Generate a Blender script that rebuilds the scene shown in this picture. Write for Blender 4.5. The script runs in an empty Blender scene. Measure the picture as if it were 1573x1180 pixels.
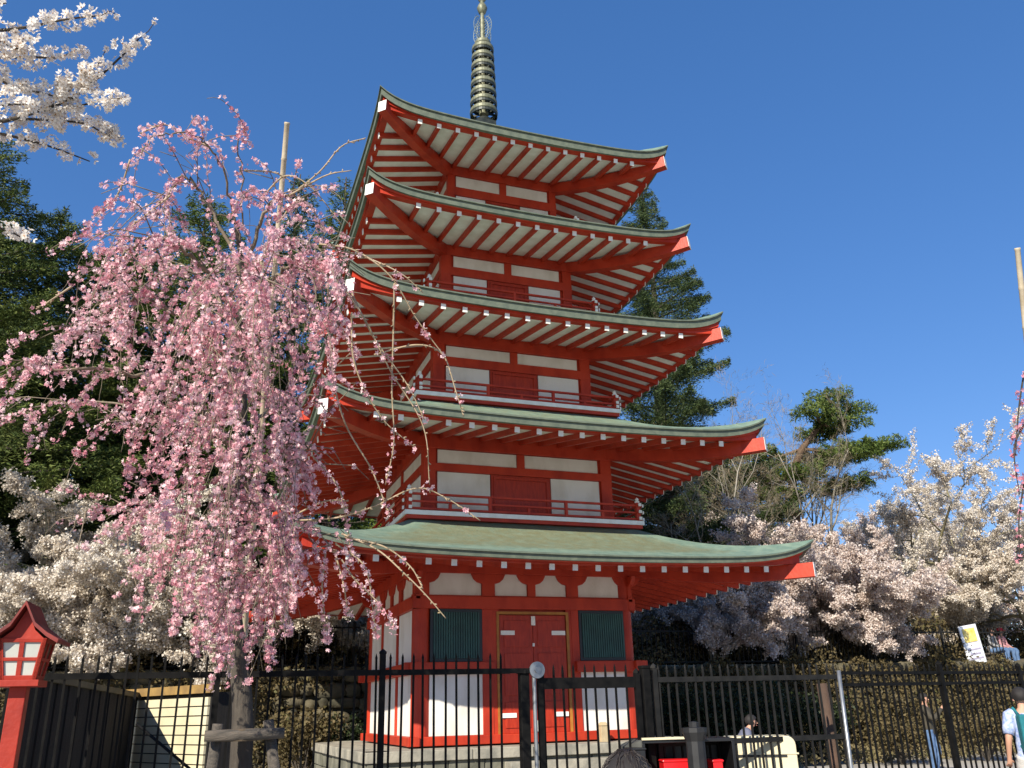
import bpy, bmesh, math, random
import numpy as np
from mathutils import Vector, Matrix
R = math.radians; PI = math.pi
random.seed(7); rng = np.random.default_rng(7)
S = bpy.context.scene; C = S.collection

# ------------------------------------------------------------------ camera
CAM = np.array([-6.089, -18.32, 1.65]); FPX = 1323.23
YAW, PIT, ROL = R(20.078), R(20.598), R(-1.52)
def basis():
    cy, sy = math.cos(YAW), math.sin(YAW); cp, sp = math.cos(PIT), math.sin(PIT)
    f = np.array([sy*cp, cy*cp, sp]); r = np.array([cy, -sy, 0.]); u = np.cross(r, f)
    cr, sr = math.cos(ROL), math.sin(ROL)
    return r*cr + u*sr, -r*sr + u*cr, f
CR, CU, CF = basis()
cd = bpy.data.cameras.new('camera'); cam = bpy.data.objects.new('camera', cd); C.objects.link(cam)
cam.matrix_world = Matrix(((CR[0], CU[0], -CF[0], CAM[0]), (CR[1], CU[1], -CF[1], CAM[1]), (CR[2], CU[2], -CF[2], CAM[2]), (0, 0, 0, 1)))
cd.sensor_width = 36; cd.lens = FPX/1573*36; cd.clip_end = 3000; cd.clip_start = .05
S.camera = cam
S.render.resolution_x = 1024; S.render.resolution_y = 768
# ------------------------------------------------------------------ light
SAZ, SEL = R(226), R(33)            # compass direction of the sun (0 = +Y, clockwise), elevation
w = bpy.data.worlds.new('World'); S.world = w; w.use_nodes = True
nt = w.node_tree; bg = nt.nodes['Background']; sk = nt.nodes.new('ShaderNodeTexSky'); sk.sky_type = 'NISHITA'
sk.sun_disc = False; sk.sun_elevation = SEL; sk.sun_rotation = SAZ
sk.altitude = 1500; sk.air_density = 1.0; sk.dust_density = 0; sk.ozone_density = 5
hs = nt.nodes.new('ShaderNodeHueSaturation'); hs.inputs['Saturation'].default_value = 1.15; hs.inputs['Hue'].default_value = .506; nt.links.new(sk.outputs[0], hs.inputs['Color']); gm = nt.nodes.new('ShaderNodeGamma'); gm.inputs[1].default_value = .6; h2 = nt.nodes.new('ShaderNodeHueSaturation'); h2.inputs['Saturation'].default_value = 1.2; h2.inputs['Hue'].default_value = .511; h2.inputs['Value'].default_value = 1.4
nt.links.new(hs.outputs[0], gm.inputs[0]); nt.links.new(gm.outputs[0], h2.inputs['Color']); nt.links.new(h2.outputs[0], bg.inputs[0]); bg.inputs[1].default_value = .14
sd = bpy.data.lights.new('sun', 'SUN'); sd.energy = 5.0; sd.angle = R(.5); sd.color = (1, .93, .80)
sun = bpy.data.objects.new('sun', sd); C.objects.link(sun)
sv = Vector((math.sin(SAZ)*math.cos(SEL), math.cos(SAZ)*math.cos(SEL), math.sin(SEL)))
sun.rotation_euler = sv.to_track_quat('Z', 'Y').to_euler()
S.view_settings.view_transform = 'Standard'; S.view_settings.look = 'None'; S.view_settings.exposure = .65; S.view_settings.gamma = 1

# ------------------------------------------------------------------ helpers
def ray(x, y):
    d = CF + CR*(x-786.5)/FPX - CU*(y-590)/FPX
    return d/np.linalg.norm(d)
def at(x, y, D): return Vector(CAM + ray(x, y)*D)
def onY(x, y, Y):
    d = ray(x, y); return Vector(CAM + d*(Y-CAM[1])/d[1])
def px(P):
    d = np.array(P)-CAM; z = d@CF
    return 786.5+FPX*(d@CR)/z, 590-FPX*(d@CU)/z
def sm(a, b, x):
    t = min(1, max(0, (x-a)/(b-a))); return t*t*(3-2*t)
def gz(x, y):
    if y < 5.5: return 0.
    z = 2.7
    if y > 12: z += (y-12)*(.04+.26*(1-sm(6, 24, x)))
    return z

class MB:
    def __init__(s): s.v = []; s.f = []; s.m = []
    def add(s, vs, fs, mi=0):
        n = len(s.v); s.v += [tuple(v) for v in vs]; s.f += [tuple(i+n for i in f) for f in fs]; s.m += [mi]*len(fs)
    def box(s, c, d, mi=0, rz=0, M=None, taper=1.0):
        x, y, z = d[0]/2, d[1]/2, d[2]/2
        vs = [Vector((sx*x*(taper if sz > 0 else 1), sy*y*(taper if sz > 0 else 1), sz*z)) for sz in (-1, 1) for sx, sy in ((-1, -1), (1, -1), (1, 1), (-1, 1))]
        if rz: q = Matrix.Rotation(rz, 3, 'Z'); vs = [q@v for v in vs]
        if M is not None: vs = [M@v for v in vs]
        c = Vector(c); s.add([v+c for v in vs], [(3, 2, 1, 0), (4, 5, 6, 7), (0, 1, 5, 4), (1, 2, 6, 5), (2, 3, 7, 6), (3, 0, 4, 7)], mi)
    def mm(s, x0, x1, y0, y1, z0, z1, mi=0): s.box(((x0+x1)/2, (y0+y1)/2, (z0+z1)/2), (abs(x1-x0), abs(y1-y0), abs(z1-z0)), mi)
    def bar(s, a, b, w, h, mi=0, capmi=None):        # box along a->b, w horizontal, h vertical-ish
        a, b = Vector(a), Vector(b); d = (b-a).normalized(); sx = d.cross(Vector((0, 0, 1)))
        sx = Vector((1, 0, 0)) if sx.length < 1e-4 else sx.normalized()
        up = sx.cross(d).normalized()
        vs = [p + sx*w/2*i + up*h/2*j for p in (a, b) for i, j in ((-1, -1), (1, -1), (1, 1), (-1, 1))]
        s.add(vs, [(0, 1, 5, 4), (1, 2, 6, 5), (2, 3, 7, 6), (3, 0, 4, 7), (3, 2, 1, 0)], mi)
        s.add(vs, [(4, 5, 6, 7)], mi if capmi is None else capmi)
    def tube(s, pts, rs, n=6, mi=0):
        pts = [Vector(p) for p in pts]; base = len(s.v); prev = None
        for i, p in enumerate(pts):
            d = (pts[min(i+1, len(pts)-1)]-pts[max(i-1, 0)])
            d = d.normalized() if d.length > 1e-9 else Vector((0, 0, 1))
            if prev is None: a = d.orthogonal().normalized()
            else:
                a = prev-d*prev.dot(d); a = a.normalized() if a.length > 1e-6 else d.orthogonal().normalized()
            prev = a; b = d.cross(a); r = rs[i] if hasattr(rs, '__len__') else rs
            for k in range(n):
                t = 2*PI*k/n; s.v.append(tuple(p+(a*math.cos(t)+b*math.sin(t))*r))
        for i in range(len(pts)-1):
            for k in range(n):
                q = base+i*n; s.f.append((q+k, q+(k+1) % n, q+n+(k+1) % n, q+n+k)); s.m.append(mi)
        s.f.append(tuple(base+k for k in reversed(range(n)))); s.m.append(mi)
        s.f.append(tuple(base+(len(pts)-1)*n+k for k in range(n))); s.m.append(mi)
    def lathe(s, c, prof, n=20, mi=0):
        c = Vector(c); base = len(s.v)
        for r, z in prof:
            for k in range(n): s.v.append((c.x+r*math.cos(2*PI*k/n), c.y+r*math.sin(2*PI*k/n), c.z+z))
        for i in range(len(prof)-1):
            for k in range(n):
                q = base+i*n; s.f.append((q+k, q+(k+1) % n, q+n+(k+1) % n, q+n+k)); s.m.append(mi)
    def prism(s, poly, y0, y1, mi=0, M=None):        # polygon in XZ extruded along Y
        n = len(poly); vs = [Vector((x, y0, z)) for x, z in poly]+[Vector((x, y1, z)) for x, z in poly]
        if M is not None: vs = [M@v for v in vs]
        s.add(vs, [tuple(range(n)), tuple(reversed(range(n, 2*n)))]+[((i+1) % n, i, i+n, (i+1) % n+n) for i in range(n)], mi)
    def xform(s, M): s.v = [tuple(M@Vector(v)) for v in s.v]; return s
    def build(s, name, mats, parent=None, smooth=False, bevel=0):
        me = bpy.data.meshes.new(name); me.from_pydata(s.v, [], s.f)
        for m in (mats if isinstance(mats, (list, tuple)) else [mats]): me.materials.append(m)
        me.polygons.foreach_set('material_index', s.m)
        bm = bmesh.new(); bm.from_mesh(me); bmesh.ops.recalc_face_normals(bm, faces=bm.faces); bm.to_mesh(me); bm.free()
        if smooth: me.polygons.foreach_set('use_smooth', [True]*len(me.polygons))
        me.update()
        o = bpy.data.objects.new(name, me); C.objects.link(o)
        if parent is not None: o.parent = parent
        if bevel:
            b = o.modifiers.new('bevel', 'BEVEL'); b.width = bevel; b.segments = 2; b.limit_method = 'ANGLE'
        return o
def raw(name, V, Q, mat, parent=None):
    V = np.ascontiguousarray(V, dtype=np.float32); Q = np.ascontiguousarray(Q, dtype=np.int32); k = Q.shape[1]
    me = bpy.data.meshes.new(name); me.vertices.add(len(V)); me.vertices.foreach_set('co', V.ravel())
    me.loops.add(Q.size); me.loops.foreach_set('vertex_index', Q.ravel())
    me.polygons.add(len(Q)); me.polygons.foreach_set('loop_start', np.arange(len(Q), dtype=np.int32)*k)
    me.polygons.foreach_set('loop_total', np.full(len(Q), k, dtype=np.int32))
    for m in (mat if isinstance(mat, (list, tuple)) else [mat]): me.materials.append(m)
    me.update(calc_edges=True)
    o = bpy.data.objects.new(name, me); C.objects.link(o)
    if parent is not None: o.parent = parent
    return o
def unit(a): return a/np.maximum(np.linalg.norm(a, axis=-1, keepdims=True), 1e-9)
def quads(name, P, size, mat, parent=None, aspect=1., align=None, al=0.):
    """one loose rhombus (leaf / petal clump) at every point"""
    P = np.asarray(P); n = len(P); sz = np.asarray(size)*np.ones(n)
    u = unit(rng.normal(size=(n, 3)))
    if align is not None: u = unit(u*(1-al)+np.asarray(align)*al)
    v = unit(np.cross(u, rng.normal(size=(n, 3))))
    nn = np.cross(u, v)
    a = u*sz[:, None]*.5; b = v*(sz/aspect)[:, None]*.5; c = nn*(sz*.15)[:, None]
    V = np.stack([P-a+c, P-b-c, P+a+c, P+b-c], 1).reshape(-1, 3)
    return raw(name, V, np.arange(4*n).reshape(n, 4), mat, parent)
def flowers(name, P, N, r, mat, parent=None, petals=5):
    """cup shaped flowers, five petals each"""
    P = np.asarray(P); N = unit(np.asarray(N)); n = len(P); r = np.asarray(r)*np.ones(n)
    a = unit(np.cross(N, rng.normal(size=(n, 3)))); b = np.cross(N, a)
    ph = rng.uniform(0, 2*PI, n); V = [P]; Q = []
    def rad(t, rr, h): return P+(a*np.cos(t)[:, None]+b*np.sin(t)[:, None])*(r*rr)[:, None]+N*(r*h)[:, None]
    cup = rng.uniform(.15, .75, n)
    for k in range(petals):
        t = ph+2*PI*k/petals; d = .5
        V += [rad(t-d, .72, .30*cup*1.6), rad(t, 1.0, cup), rad(t+d, .72, .30*cup*1.6)]
        Q.append([0, 1+3*k, 2+3*k, 3+3*k])
    m = 1+3*petals; V = np.stack(V, 1).reshape(-1, 3)
    Q = (np.array(Q)[None]+(np.arange(n)*m)[:, None, None]).reshape(-1, 4)
    return raw(name, V, Q, mat, parent)
def empty(name, loc=(0, 0, 0), label=None, cat=None, group=None):
    o = bpy.data.objects.new(name, None); C.objects.link(o); o.location = loc; o.empty_display_size = .2
    return tag(o, label, cat, group)
def tag(o, label=None, cat=None, group=None, kind=None):
    if label: o['label'] = label
    if cat: o['category'] = cat
    if group: o['group'] = group
    if kind: o['kind'] = kind
    return o
def unparent_loc(o, root): pass

# ------------------------------------------------------------------ materials
def mat(name, col, rough=.6, col2=None, scale=3., bump=0., bscale=40., metal=0., detail=6., coord='Object', lo=.35, hi=.65, stretch=None, spec=.5):
    m = bpy.data.materials.new(name); m.use_nodes = True; n = m.node_tree.nodes; l = m.node_tree.links
    p = n['Principled BSDF']; p.inputs['Roughness'].default_value = rough; p.inputs['Metallic'].default_value = metal
    p.inputs['Specular IOR Level'].default_value = spec
    p.inputs['Base Color'].default_value = (*col, 1)
    tc = n.new('ShaderNodeTexCoord'); src = tc.outputs[coord]
    if stretch:
        mp = n.new('ShaderNodeMapping'); mp.inputs['Scale'].default_value = stretch; l.new(src, mp.inputs[0]); src = mp.outputs[0]
    if col2:
        t = n.new('ShaderNodeTexNoise'); t.inputs['Scale'].default_value = scale; t.inputs['Detail'].default_value = detail; l.new(src, t.inputs[0])
        mr = n.new('ShaderNodeMapRange'); mr.inputs[1].default_value = lo; mr.inputs[2].default_value = hi; l.new(t.outputs[0], mr.inputs[0])
        mx = n.new('ShaderNodeMix'); mx.data_type = 'RGBA'; mx.inputs[6].default_value = (*col, 1); mx.inputs[7].default_value = (*col2, 1)
        l.new(mr.outputs[0], mx.inputs[0]); l.new(mx.outputs[2], p.inputs['Base Color'])
    if bump:
        t = n.new('ShaderNodeTexNoise'); t.inputs['Scale'].default_value = bscale; t.inputs['Detail'].default_value = 5; l.new(src, t.inputs[0])
        b = n.new('ShaderNodeBump'); b.inputs['Strength'].default_value = bump; b.inputs['Distance'].default_value = .02
        l.new(t.outputs[0], b.inputs['Height']); l.new(b.outputs[0], p.inputs['Normal'])
    return m
def foliage(name, cols, trans=.35, rough=.7):
    """colours vary from leaf to leaf (each leaf is its own island)"""
    m = bpy.data.materials.new(name); m.use_nodes = True; n = m.node_tree.nodes; l = m.node_tree.links
    for q in list(n): n.remove(q)
    out = n.new('ShaderNodeOutputMaterial'); g = n.new('ShaderNodeNewGeometry'); rp = n.new('ShaderNodeValToRGB')
    e = rp.color_ramp.elements
    while len(e) < len(cols): e.new(.5)
    for i, c in enumerate(cols): e[i].position = i/(len(cols)-1); e[i].color = (*c, 1)
    tn = n.new('ShaderNodeTexNoise'); tn.inputs['Scale'].default_value = 1.3; tn.inputs['Detail'].default_value = 2
    tc = n.new('ShaderNodeTexCoord'); l.new(tc.outputs['Object'], tn.inputs[0])
    ad = n.new('ShaderNodeMath'); ad.operation = 'MULTIPLY_ADD'; ad.inputs[1].default_value = .62
    mr = n.new('ShaderNodeMapRange'); mr.inputs[1].default_value = .3; mr.inputs[2].default_value = .7; mr.inputs[4].default_value = .38
    l.new(tn.outputs[0], mr.inputs[0]); l.new(g.outputs['Random Per Island'], ad.inputs[0]); l.new(mr.outputs[0], ad.inputs[2])
    l.new(ad.outputs[0], rp.inputs[0])
    d = n.new('ShaderNodeBsdfPrincipled'); d.inputs['Roughness'].default_value = rough; d.inputs['Specular IOR Level'].default_value = .25
    t = n.new('ShaderNodeBsdfTranslucent'); mx = n.new('ShaderNodeMixShader'); mx.inputs[0].default_value = trans
    l.new(rp.outputs[0], d.inputs['Base Color']); l.new(rp.outputs[0], t.inputs[0])
    l.new(d.outputs[0], mx.inputs[1]); l.new(t.outputs[0], mx.inputs[2]); l.new(mx.outputs[0], out.inputs[0])
    return m
RED = mat('vermilion_paint', (.46, .041, .015), .5, (.31, .022, .009), 3.2, .25, 22, spec=.3, stretch=(1, 1, .45), detail=9, lo=.42, hi=.72)
DOORRED = mat('door_paint', (.43, .036, .012), .45, (.31, .022, .008), 4, .1, 25, stretch=(6, 6, 1), spec=.35)
WHITE = mat('white_plaster', (.74, .71, .65), .85, (.58, .54, .46), 2.6, .25, 40, detail=10, lo=.45, hi=.75, stretch=(1, 1, .5))
CAPW = mat('white_paint', (.84, .82, .76), .7, (.74, .71, .64), 6)
BOARD = mat('soffit_board', (.86, .84, .79), .85, (.74, .70, .63), 3.5, .1, 30, stretch=(1, 1, 1))
def copper(name='patina_copper', moss=True):
    m = mat(name, (.13, .20, .155), .62, (.20, .27, .20), 5, .35, 18, detail=8, spec=.3)
    if not moss: return m
    n = m.node_tree.nodes; l = m.node_tree.links; p = n['Principled BSDF']; src = p.inputs['Base Color'].links[0].from_socket
    uv = n.new('ShaderNodeAttribute'); uv.attribute_name = 'moss'
    t = n.new('ShaderNodeTexNoise'); t.inputs['Scale'].default_value = 4.5; t.inputs['Detail'].default_value = 12; t.inputs['Roughness'].default_value = .68
    tc = n.new('ShaderNodeTexCoord'); l.new(tc.outputs['Object'], t.inputs[0])
    a = n.new('ShaderNodeMath'); a.operation = 'ADD'; l.new(uv.outputs['Fac'], a.inputs[0]); l.new(t.outputs[0], a.inputs[1])
    r = n.new('ShaderNodeMapRange'); r.inputs[1].default_value = .70; r.inputs[2].default_value = 1.22; l.new(a.outputs[0], r.inputs[0])
    t2 = n.new('ShaderNodeTexNoise'); t2.inputs['Scale'].default_value = 22; t2.inputs['Detail'].default_value = 6; l.new(tc.outputs['Object'], t2.inputs[0])
    m2 = n.new('ShaderNodeMix'); m2.data_type = 'RGBA'; m2.inputs[6].default_value = (.10, .11, .055, 1); m2.inputs[7].default_value = (.21, .19, .10, 1)
    l.new(t2.outputs[0], m2.inputs[0])
    mx = n.new('ShaderNodeMix'); mx.data_type = 'RGBA'; l.new(r.outputs[0], mx.inputs[0]); l.new(src, mx.inputs[6]); l.new(m2.outputs[2], mx.inputs[7])
    l.new(mx.outputs[2], p.inputs['Base Color'])
    # horizontal sheet courses and staggered joints as relief
    sm_ = n.new('ShaderNodeAttribute'); sm_.attribute_name = 'sheet'; sp = n.new('ShaderNodeSeparateXYZ'); l.new(sm_.outputs['Vector'], sp.inputs[0])
    def saw(sock, k, off=None):
        a = n.new('ShaderNodeMath'); a.operation = 'MULTIPLY'; a.inputs[1].default_value = k; l.new(sock, a.inputs[0]); o = a.outputs[0]
        if off: b2 = n.new('ShaderNodeMath'); b2.operation = 'ADD'; l.new(o, b2.inputs[0]); l.new(off, b2.inputs[1]); o = b2.outputs[0]
        f = n.new('ShaderNodeMath'); f.operation = 'FRACT'; l.new(o, f.inputs[0]); return f.outputs[0], o
    row, rowraw = saw(sp.outputs[1], 13)
    fl = n.new('ShaderNodeMath'); fl.operation = 'FLOOR'; l.new(rowraw, fl.inputs[0]); hf = n.new('ShaderNodeMath'); hf.operation = 'MULTIPLY'; hf.inputs[1].default_value = .5; l.new(fl.outputs[0], hf.inputs[0])
    jn, _ = saw(sp.outputs[0], 1.6, hf.outputs[0]); gt = n.new('ShaderNodeMath'); gt.operation = 'LESS_THAN'; gt.inputs[1].default_value = .03; l.new(jn, gt.inputs[0])
    rs = n.new('ShaderNodeMath'); rs.operation = 'SUBTRACT'; l.new(row, rs.inputs[0]); l.new(gt.outputs[0], rs.inputs[1])
    bp = n.new('ShaderNodeBump'); bp.inputs['Strength'].default_value = .8; bp.inputs['Distance'].default_value = .02; bp.invert = True; l.new(rs.outputs[0], bp.inputs['Height'])
    old = p.inputs['Normal'].links[0].from_socket; l.new(old, bp.inputs['Normal']); l.new(bp.outputs[0], p.inputs['Normal'])
    return m
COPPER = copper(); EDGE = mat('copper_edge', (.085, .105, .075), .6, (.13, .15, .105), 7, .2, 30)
BRONZE = mat('spire_bronze', (.12, .125, .075), .5, (.21, .21, .135), 9, .2, 30, metal=.25)
DARKM = mat('dark_bronze', (.022, .028, .024), .5, (.05, .055, .045), 8, metal=.4)
GOLD = mat('ochre_trim', (.42, .17, .02), .55, (.30, .10, .012), 6)
GREEN = mat('dark_green_slats', (.018, .075, .062), .5, (.012, .05, .042), 4)
BLACKP = mat('black_window_frame', (.008, .008, .009), .4)
STEEL = mat('black_steel', (.003, .003, .003), .65, (.008, .0075, .007), 12, spec=.12)
STEEL2 = mat('worn_dark_steel', (.007, .007, .0068), .65, (.016, .015, .0135), 9, spec=.25)
GALV = mat('galvanised_steel', (.33, .34, .35), .4, (.24, .25, .26), 12, metal=.7)
STONE = mat('cut_stone', (.36, .33, .26), .9, (.20, .19, .155), 3.5, .5, 14, detail=8)
STONE2 = mat('weathered_stone', (.22, .21, .16), .92, (.09, .09, .065), 2.2, .7, 9, detail=9)
BARK = mat('cherry_bark', (.030, .023, .018), .9, (.075, .062, .048), 9, .8, 30, stretch=(1, 1, .35))
BARKD = mat('dark_bark', (.035, .028, .022), .95, (.085, .07, .055), 8, .8, 25, stretch=(1, 1, .35))
BARKL = mat('pale_lichened_bark', (.30, .27, .15), .9, (.17, .15, .10), 6, .7, 30, stretch=(1, 1, .4))
TWIG = mat('pale_twig', (.40, .30, .20), .8, (.27, .21, .12), 12)
LOG = mat('weathered_log', (.12, .10, .08), .9, (.055, .048, .04), 7, .7, 30, stretch=(1, 6, 6))
BAMBOO = mat('dry_bamboo', (.50, .42, .30), .55, (.40, .33, .22), 10, .1, 30)
DWOOD = mat('dark_boards', (.004, .0035, .003), .95, (.015, .012, .010), 3, .5, 22, stretch=(14, 14, .6))
CREAM = mat('cream_panel', (.66, .59, .40), .6, (.55, .48, .31), 2, .1, 20)
OCHREW = mat('ochre_beam', (.33, .20, .055), .8, (.22, .13, .04), 5, .3, 20)
REDL = mat('lantern_paint', (.36, .030, .014), .55, (.25, .018, .009), 5, .15, 30, spec=.35)
LWOOD = mat('lantern_side_wood', (.12, .075, .04), .8, (.06, .038, .02), 9, .3, 20, stretch=(8, 8, .6))
PAPER = mat('frosted_pane', (.40, .42, .39), .22, (.52, .52, .46), 3)
SKIN = mat('skin', (.50, .27, .18), .6)
def cloth(name, c, c2=None, s=8): return mat(name, c, .85, c2 or tuple(x*.75 for x in c), s, .2, 60)
PINK = foliage('pink_petals', [(.46, .13, .17), (.74, .35, .41), (.86, .54, .57), (.92, .73, .73), (.86, .48, .53)], .34)
DPINK = foliage('deep_pink_petals', [(.55, .16, .22), (.72, .28, .33), (.80, .42, .46)], .35)
WPET = foliage('white_petals', [(.84, .76, .68), (.88, .83, .76), (.90, .87, .83)], .4)
FARW = foliage('far_white_petals', [(.26, .17, .13), (.62, .50, .43), (.74, .63, .57), (.80, .72, .67), (.83, .76, .72)], .35)
FARW2 = foliage('far_pale_petals', [(.24, .19, .13), (.62, .54, .44), (.76, .68, .58), (.84, .78, .70), (.86, .82, .76)], .35)
NEED = foliage('conifer_needles', [(.016, .032, .008), (.055, .085, .018), (.115, .145, .034), (.18, .20, .06)], .15)
NEEDB = foliage('blue_green_needles', [(.018, .035, .016), (.05, .08, .028), (.095, .13, .046), (.15, .175, .065)], .15)
PINE = foliage('pine_needles', [(.03, .055, .012), (.07, .11, .02), (.12, .16, .035), (.17, .20, .055)], .2)
SCRUB = foliage('brown_scrub_leaves', [(.05, .045, .02), (.11, .085, .04), (.16, .12, .055), (.09, .10, .035)], .25)
EVER = foliage('evergreen_leaves', [(.012, .020, .009), (.025, .038, .014), (.05, .06, .022)], .15, .5)
HAZET = foliage('bare_tree_twigs', [(.20, .15, .10), (.27, .21, .14), (.20, .19, .10)], .1)

# ------------------------------------------------------------------ ground
def ground():
    xs = np.concatenate([np.linspace(-400, -50, 12), np.linspace(-45, 60, 72), np.linspace(70, 500, 12)])
    ys = np.concatenate([np.linspace(-300, -30, 8), np.linspace(-26, 4, 14), [5.46, 5.54], np.linspace(6.5, 70, 44), np.linspace(80, 900, 14)])
    V = []; Q = []
    for y in ys:
        for x in xs:
            z = gz(x, min(y, 75))
            if y > 6.2: z += .25*math.sin(x*.9+y*.4)*math.sin(y*.7-x*.3)
            V.append((x, y, z))
    nx = len(xs)
    for j in range(len(ys)-1):
        for i in range(nx-1): Q.append((j*nx+i, j*nx+i+1, (j+1)*nx+i+1, (j+1)*nx+i))
    m = mat('ground_surface', (.39, .36, .31), .95, (.31, .285, .245), .8, .5, 8, detail=9)
    n = m.node_tree.nodes; l = m.node_tree.links; p = n['Principled BSDF']; src = p.inputs['Base Color'].links[0].from_socket
    tc = n.new('ShaderNodeTexCoord'); sx = n.new('ShaderNodeSeparateXYZ'); l.new(tc.outputs['Object'], sx.inputs[0])
    t = n.new('ShaderNodeTexNoise'); t.inputs['Scale'].default_value = .7; t.inputs['Detail'].default_value = 9; l.new(tc.outputs['Object'], t.inputs[0])
    m2 = n.new('ShaderNodeMix'); m2.data_type = 'RGBA'; m2.inputs[6].default_value = (.055, .05, .025, 1); m2.inputs[7].default_value = (.17, .13, .075, 1)
    l.new(t.outputs[0], m2.inputs[0])
    r = n.new('ShaderNodeMapRange'); r.inputs[1].default_value = 4.8; r.inputs[2].default_value = 5.4; l.new(sx.outputs[1], r.inputs[0])
    mx = n.new('ShaderNodeMix'); mx.data_type = 'RGBA'; l.new(r.outputs[0], mx.inputs[0]); l.new(src, mx.inputs[6]); l.new(m2.outputs[2], mx.inputs[7])
    l.new(mx.outputs[2], p.inputs['Base Color'])
    tag(raw('ground', V, Q, m), kind='structure')
ground()

# ------------------------------------------------------------------ pagoda
pag = empty('pagoda', (0, 0, 0), 'five-storey vermilion and white pagoda with green copper roofs and a ringed spire', 'pagoda')
E_ = [4.755, 4.34, 3.925, 3.576, 3.333]; ZT = [3.94, 6.48, 9.02, 11.38, 13.63]
G = [4.85, 4.45, 4.03, 3.69, 3.46]; GB = [3.965, 6.46, 8.95, 11.29, 13.49]; GT = [4.075, 6.60, 9.12, 11.44, 13.67]
RE = [4.60, 4.25, 3.87, 3.50, 3.30]; RZ = [3.885, 6.40, 8.86, 11.22, 13.44]; NR = [9, 8, 7, 6, 6]
B = [2.2, 2.02, 1.78, 1.545, 1.337]; SW = [4.36, 6.86, 9.26, 11.56, 13.87]
FL = [1.05, 5.16, 7.67, 10.07, 12.36]; BH = [0, 2.5, 2.27, 2.03, 1.80]
def lift(t): t = abs(t); return .13*t*t+.30*t**9
def rot4(k): return Matrix.Rotation(k*PI/2, 4, 'Z')
def roof_mesh(i, parent):
    g = G[i]; top = i == 4
    wt = .22 if top else BH[i+1]-.10; zt = 16.10 if top else FL[i+1]-.10
    NT, NS = 44, 14; V = []; Q = []; moss = []; sheet = []
    def zs(s, t):
        rise = (zt-GT[i]); c = s*.62+.38*s*s if not top else .5*s+.5*s*s
        return GT[i]+rise*c+lift(t)*(1-s)**2.2
    for k in range(4):
        b0 = len(V); M = rot4(k)
        for a in range(NS+1):
            s = a/NS; hw = g+(wt-g)*s
            for b in range(NT+1):
                t = -1+2*b/NT; V.append(M@Vector((t*hw, -hw, zs(s, t)))); sheet.append((t*hw, s, 0)); moss.append(min(sm(.10, .35, s), sm(0, .30, 1-abs(t)))*.55*(1. if i == 0 else .6))
        for a in range(NS):
            for b in range(NT):
                q = b0+a*(NT+1)+b; Q.append((q, q+1, q+NT+2, q+NT+1))
        # drip edge, shaded fascia and underside lip: every strip has its own vertices so that its edges stay crisp
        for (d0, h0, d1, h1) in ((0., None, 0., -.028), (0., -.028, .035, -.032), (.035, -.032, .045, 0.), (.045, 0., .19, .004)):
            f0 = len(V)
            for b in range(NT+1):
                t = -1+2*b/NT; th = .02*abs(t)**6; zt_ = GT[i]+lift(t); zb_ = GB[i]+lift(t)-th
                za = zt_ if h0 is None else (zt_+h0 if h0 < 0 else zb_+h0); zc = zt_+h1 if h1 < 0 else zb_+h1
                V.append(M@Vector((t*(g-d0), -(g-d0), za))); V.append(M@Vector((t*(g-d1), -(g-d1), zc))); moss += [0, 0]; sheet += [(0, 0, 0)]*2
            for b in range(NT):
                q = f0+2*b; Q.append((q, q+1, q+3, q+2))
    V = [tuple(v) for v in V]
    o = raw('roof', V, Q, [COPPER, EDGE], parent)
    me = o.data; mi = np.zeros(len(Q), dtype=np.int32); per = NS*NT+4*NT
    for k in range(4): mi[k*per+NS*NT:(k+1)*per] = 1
    me.polygons.foreach_set('material_index', mi)
    at_ = me.attributes.new('moss', 'FLOAT', 'POINT'); at_.data.foreach_set('value', moss)
    as_ = me.attributes.new('sheet', 'FLOAT_VECTOR', 'POINT'); as_.data.foreach_set('vector', np.array(sheet, dtype=np.float32).ravel())
    return o
stuff_rafter = MB()
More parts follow.
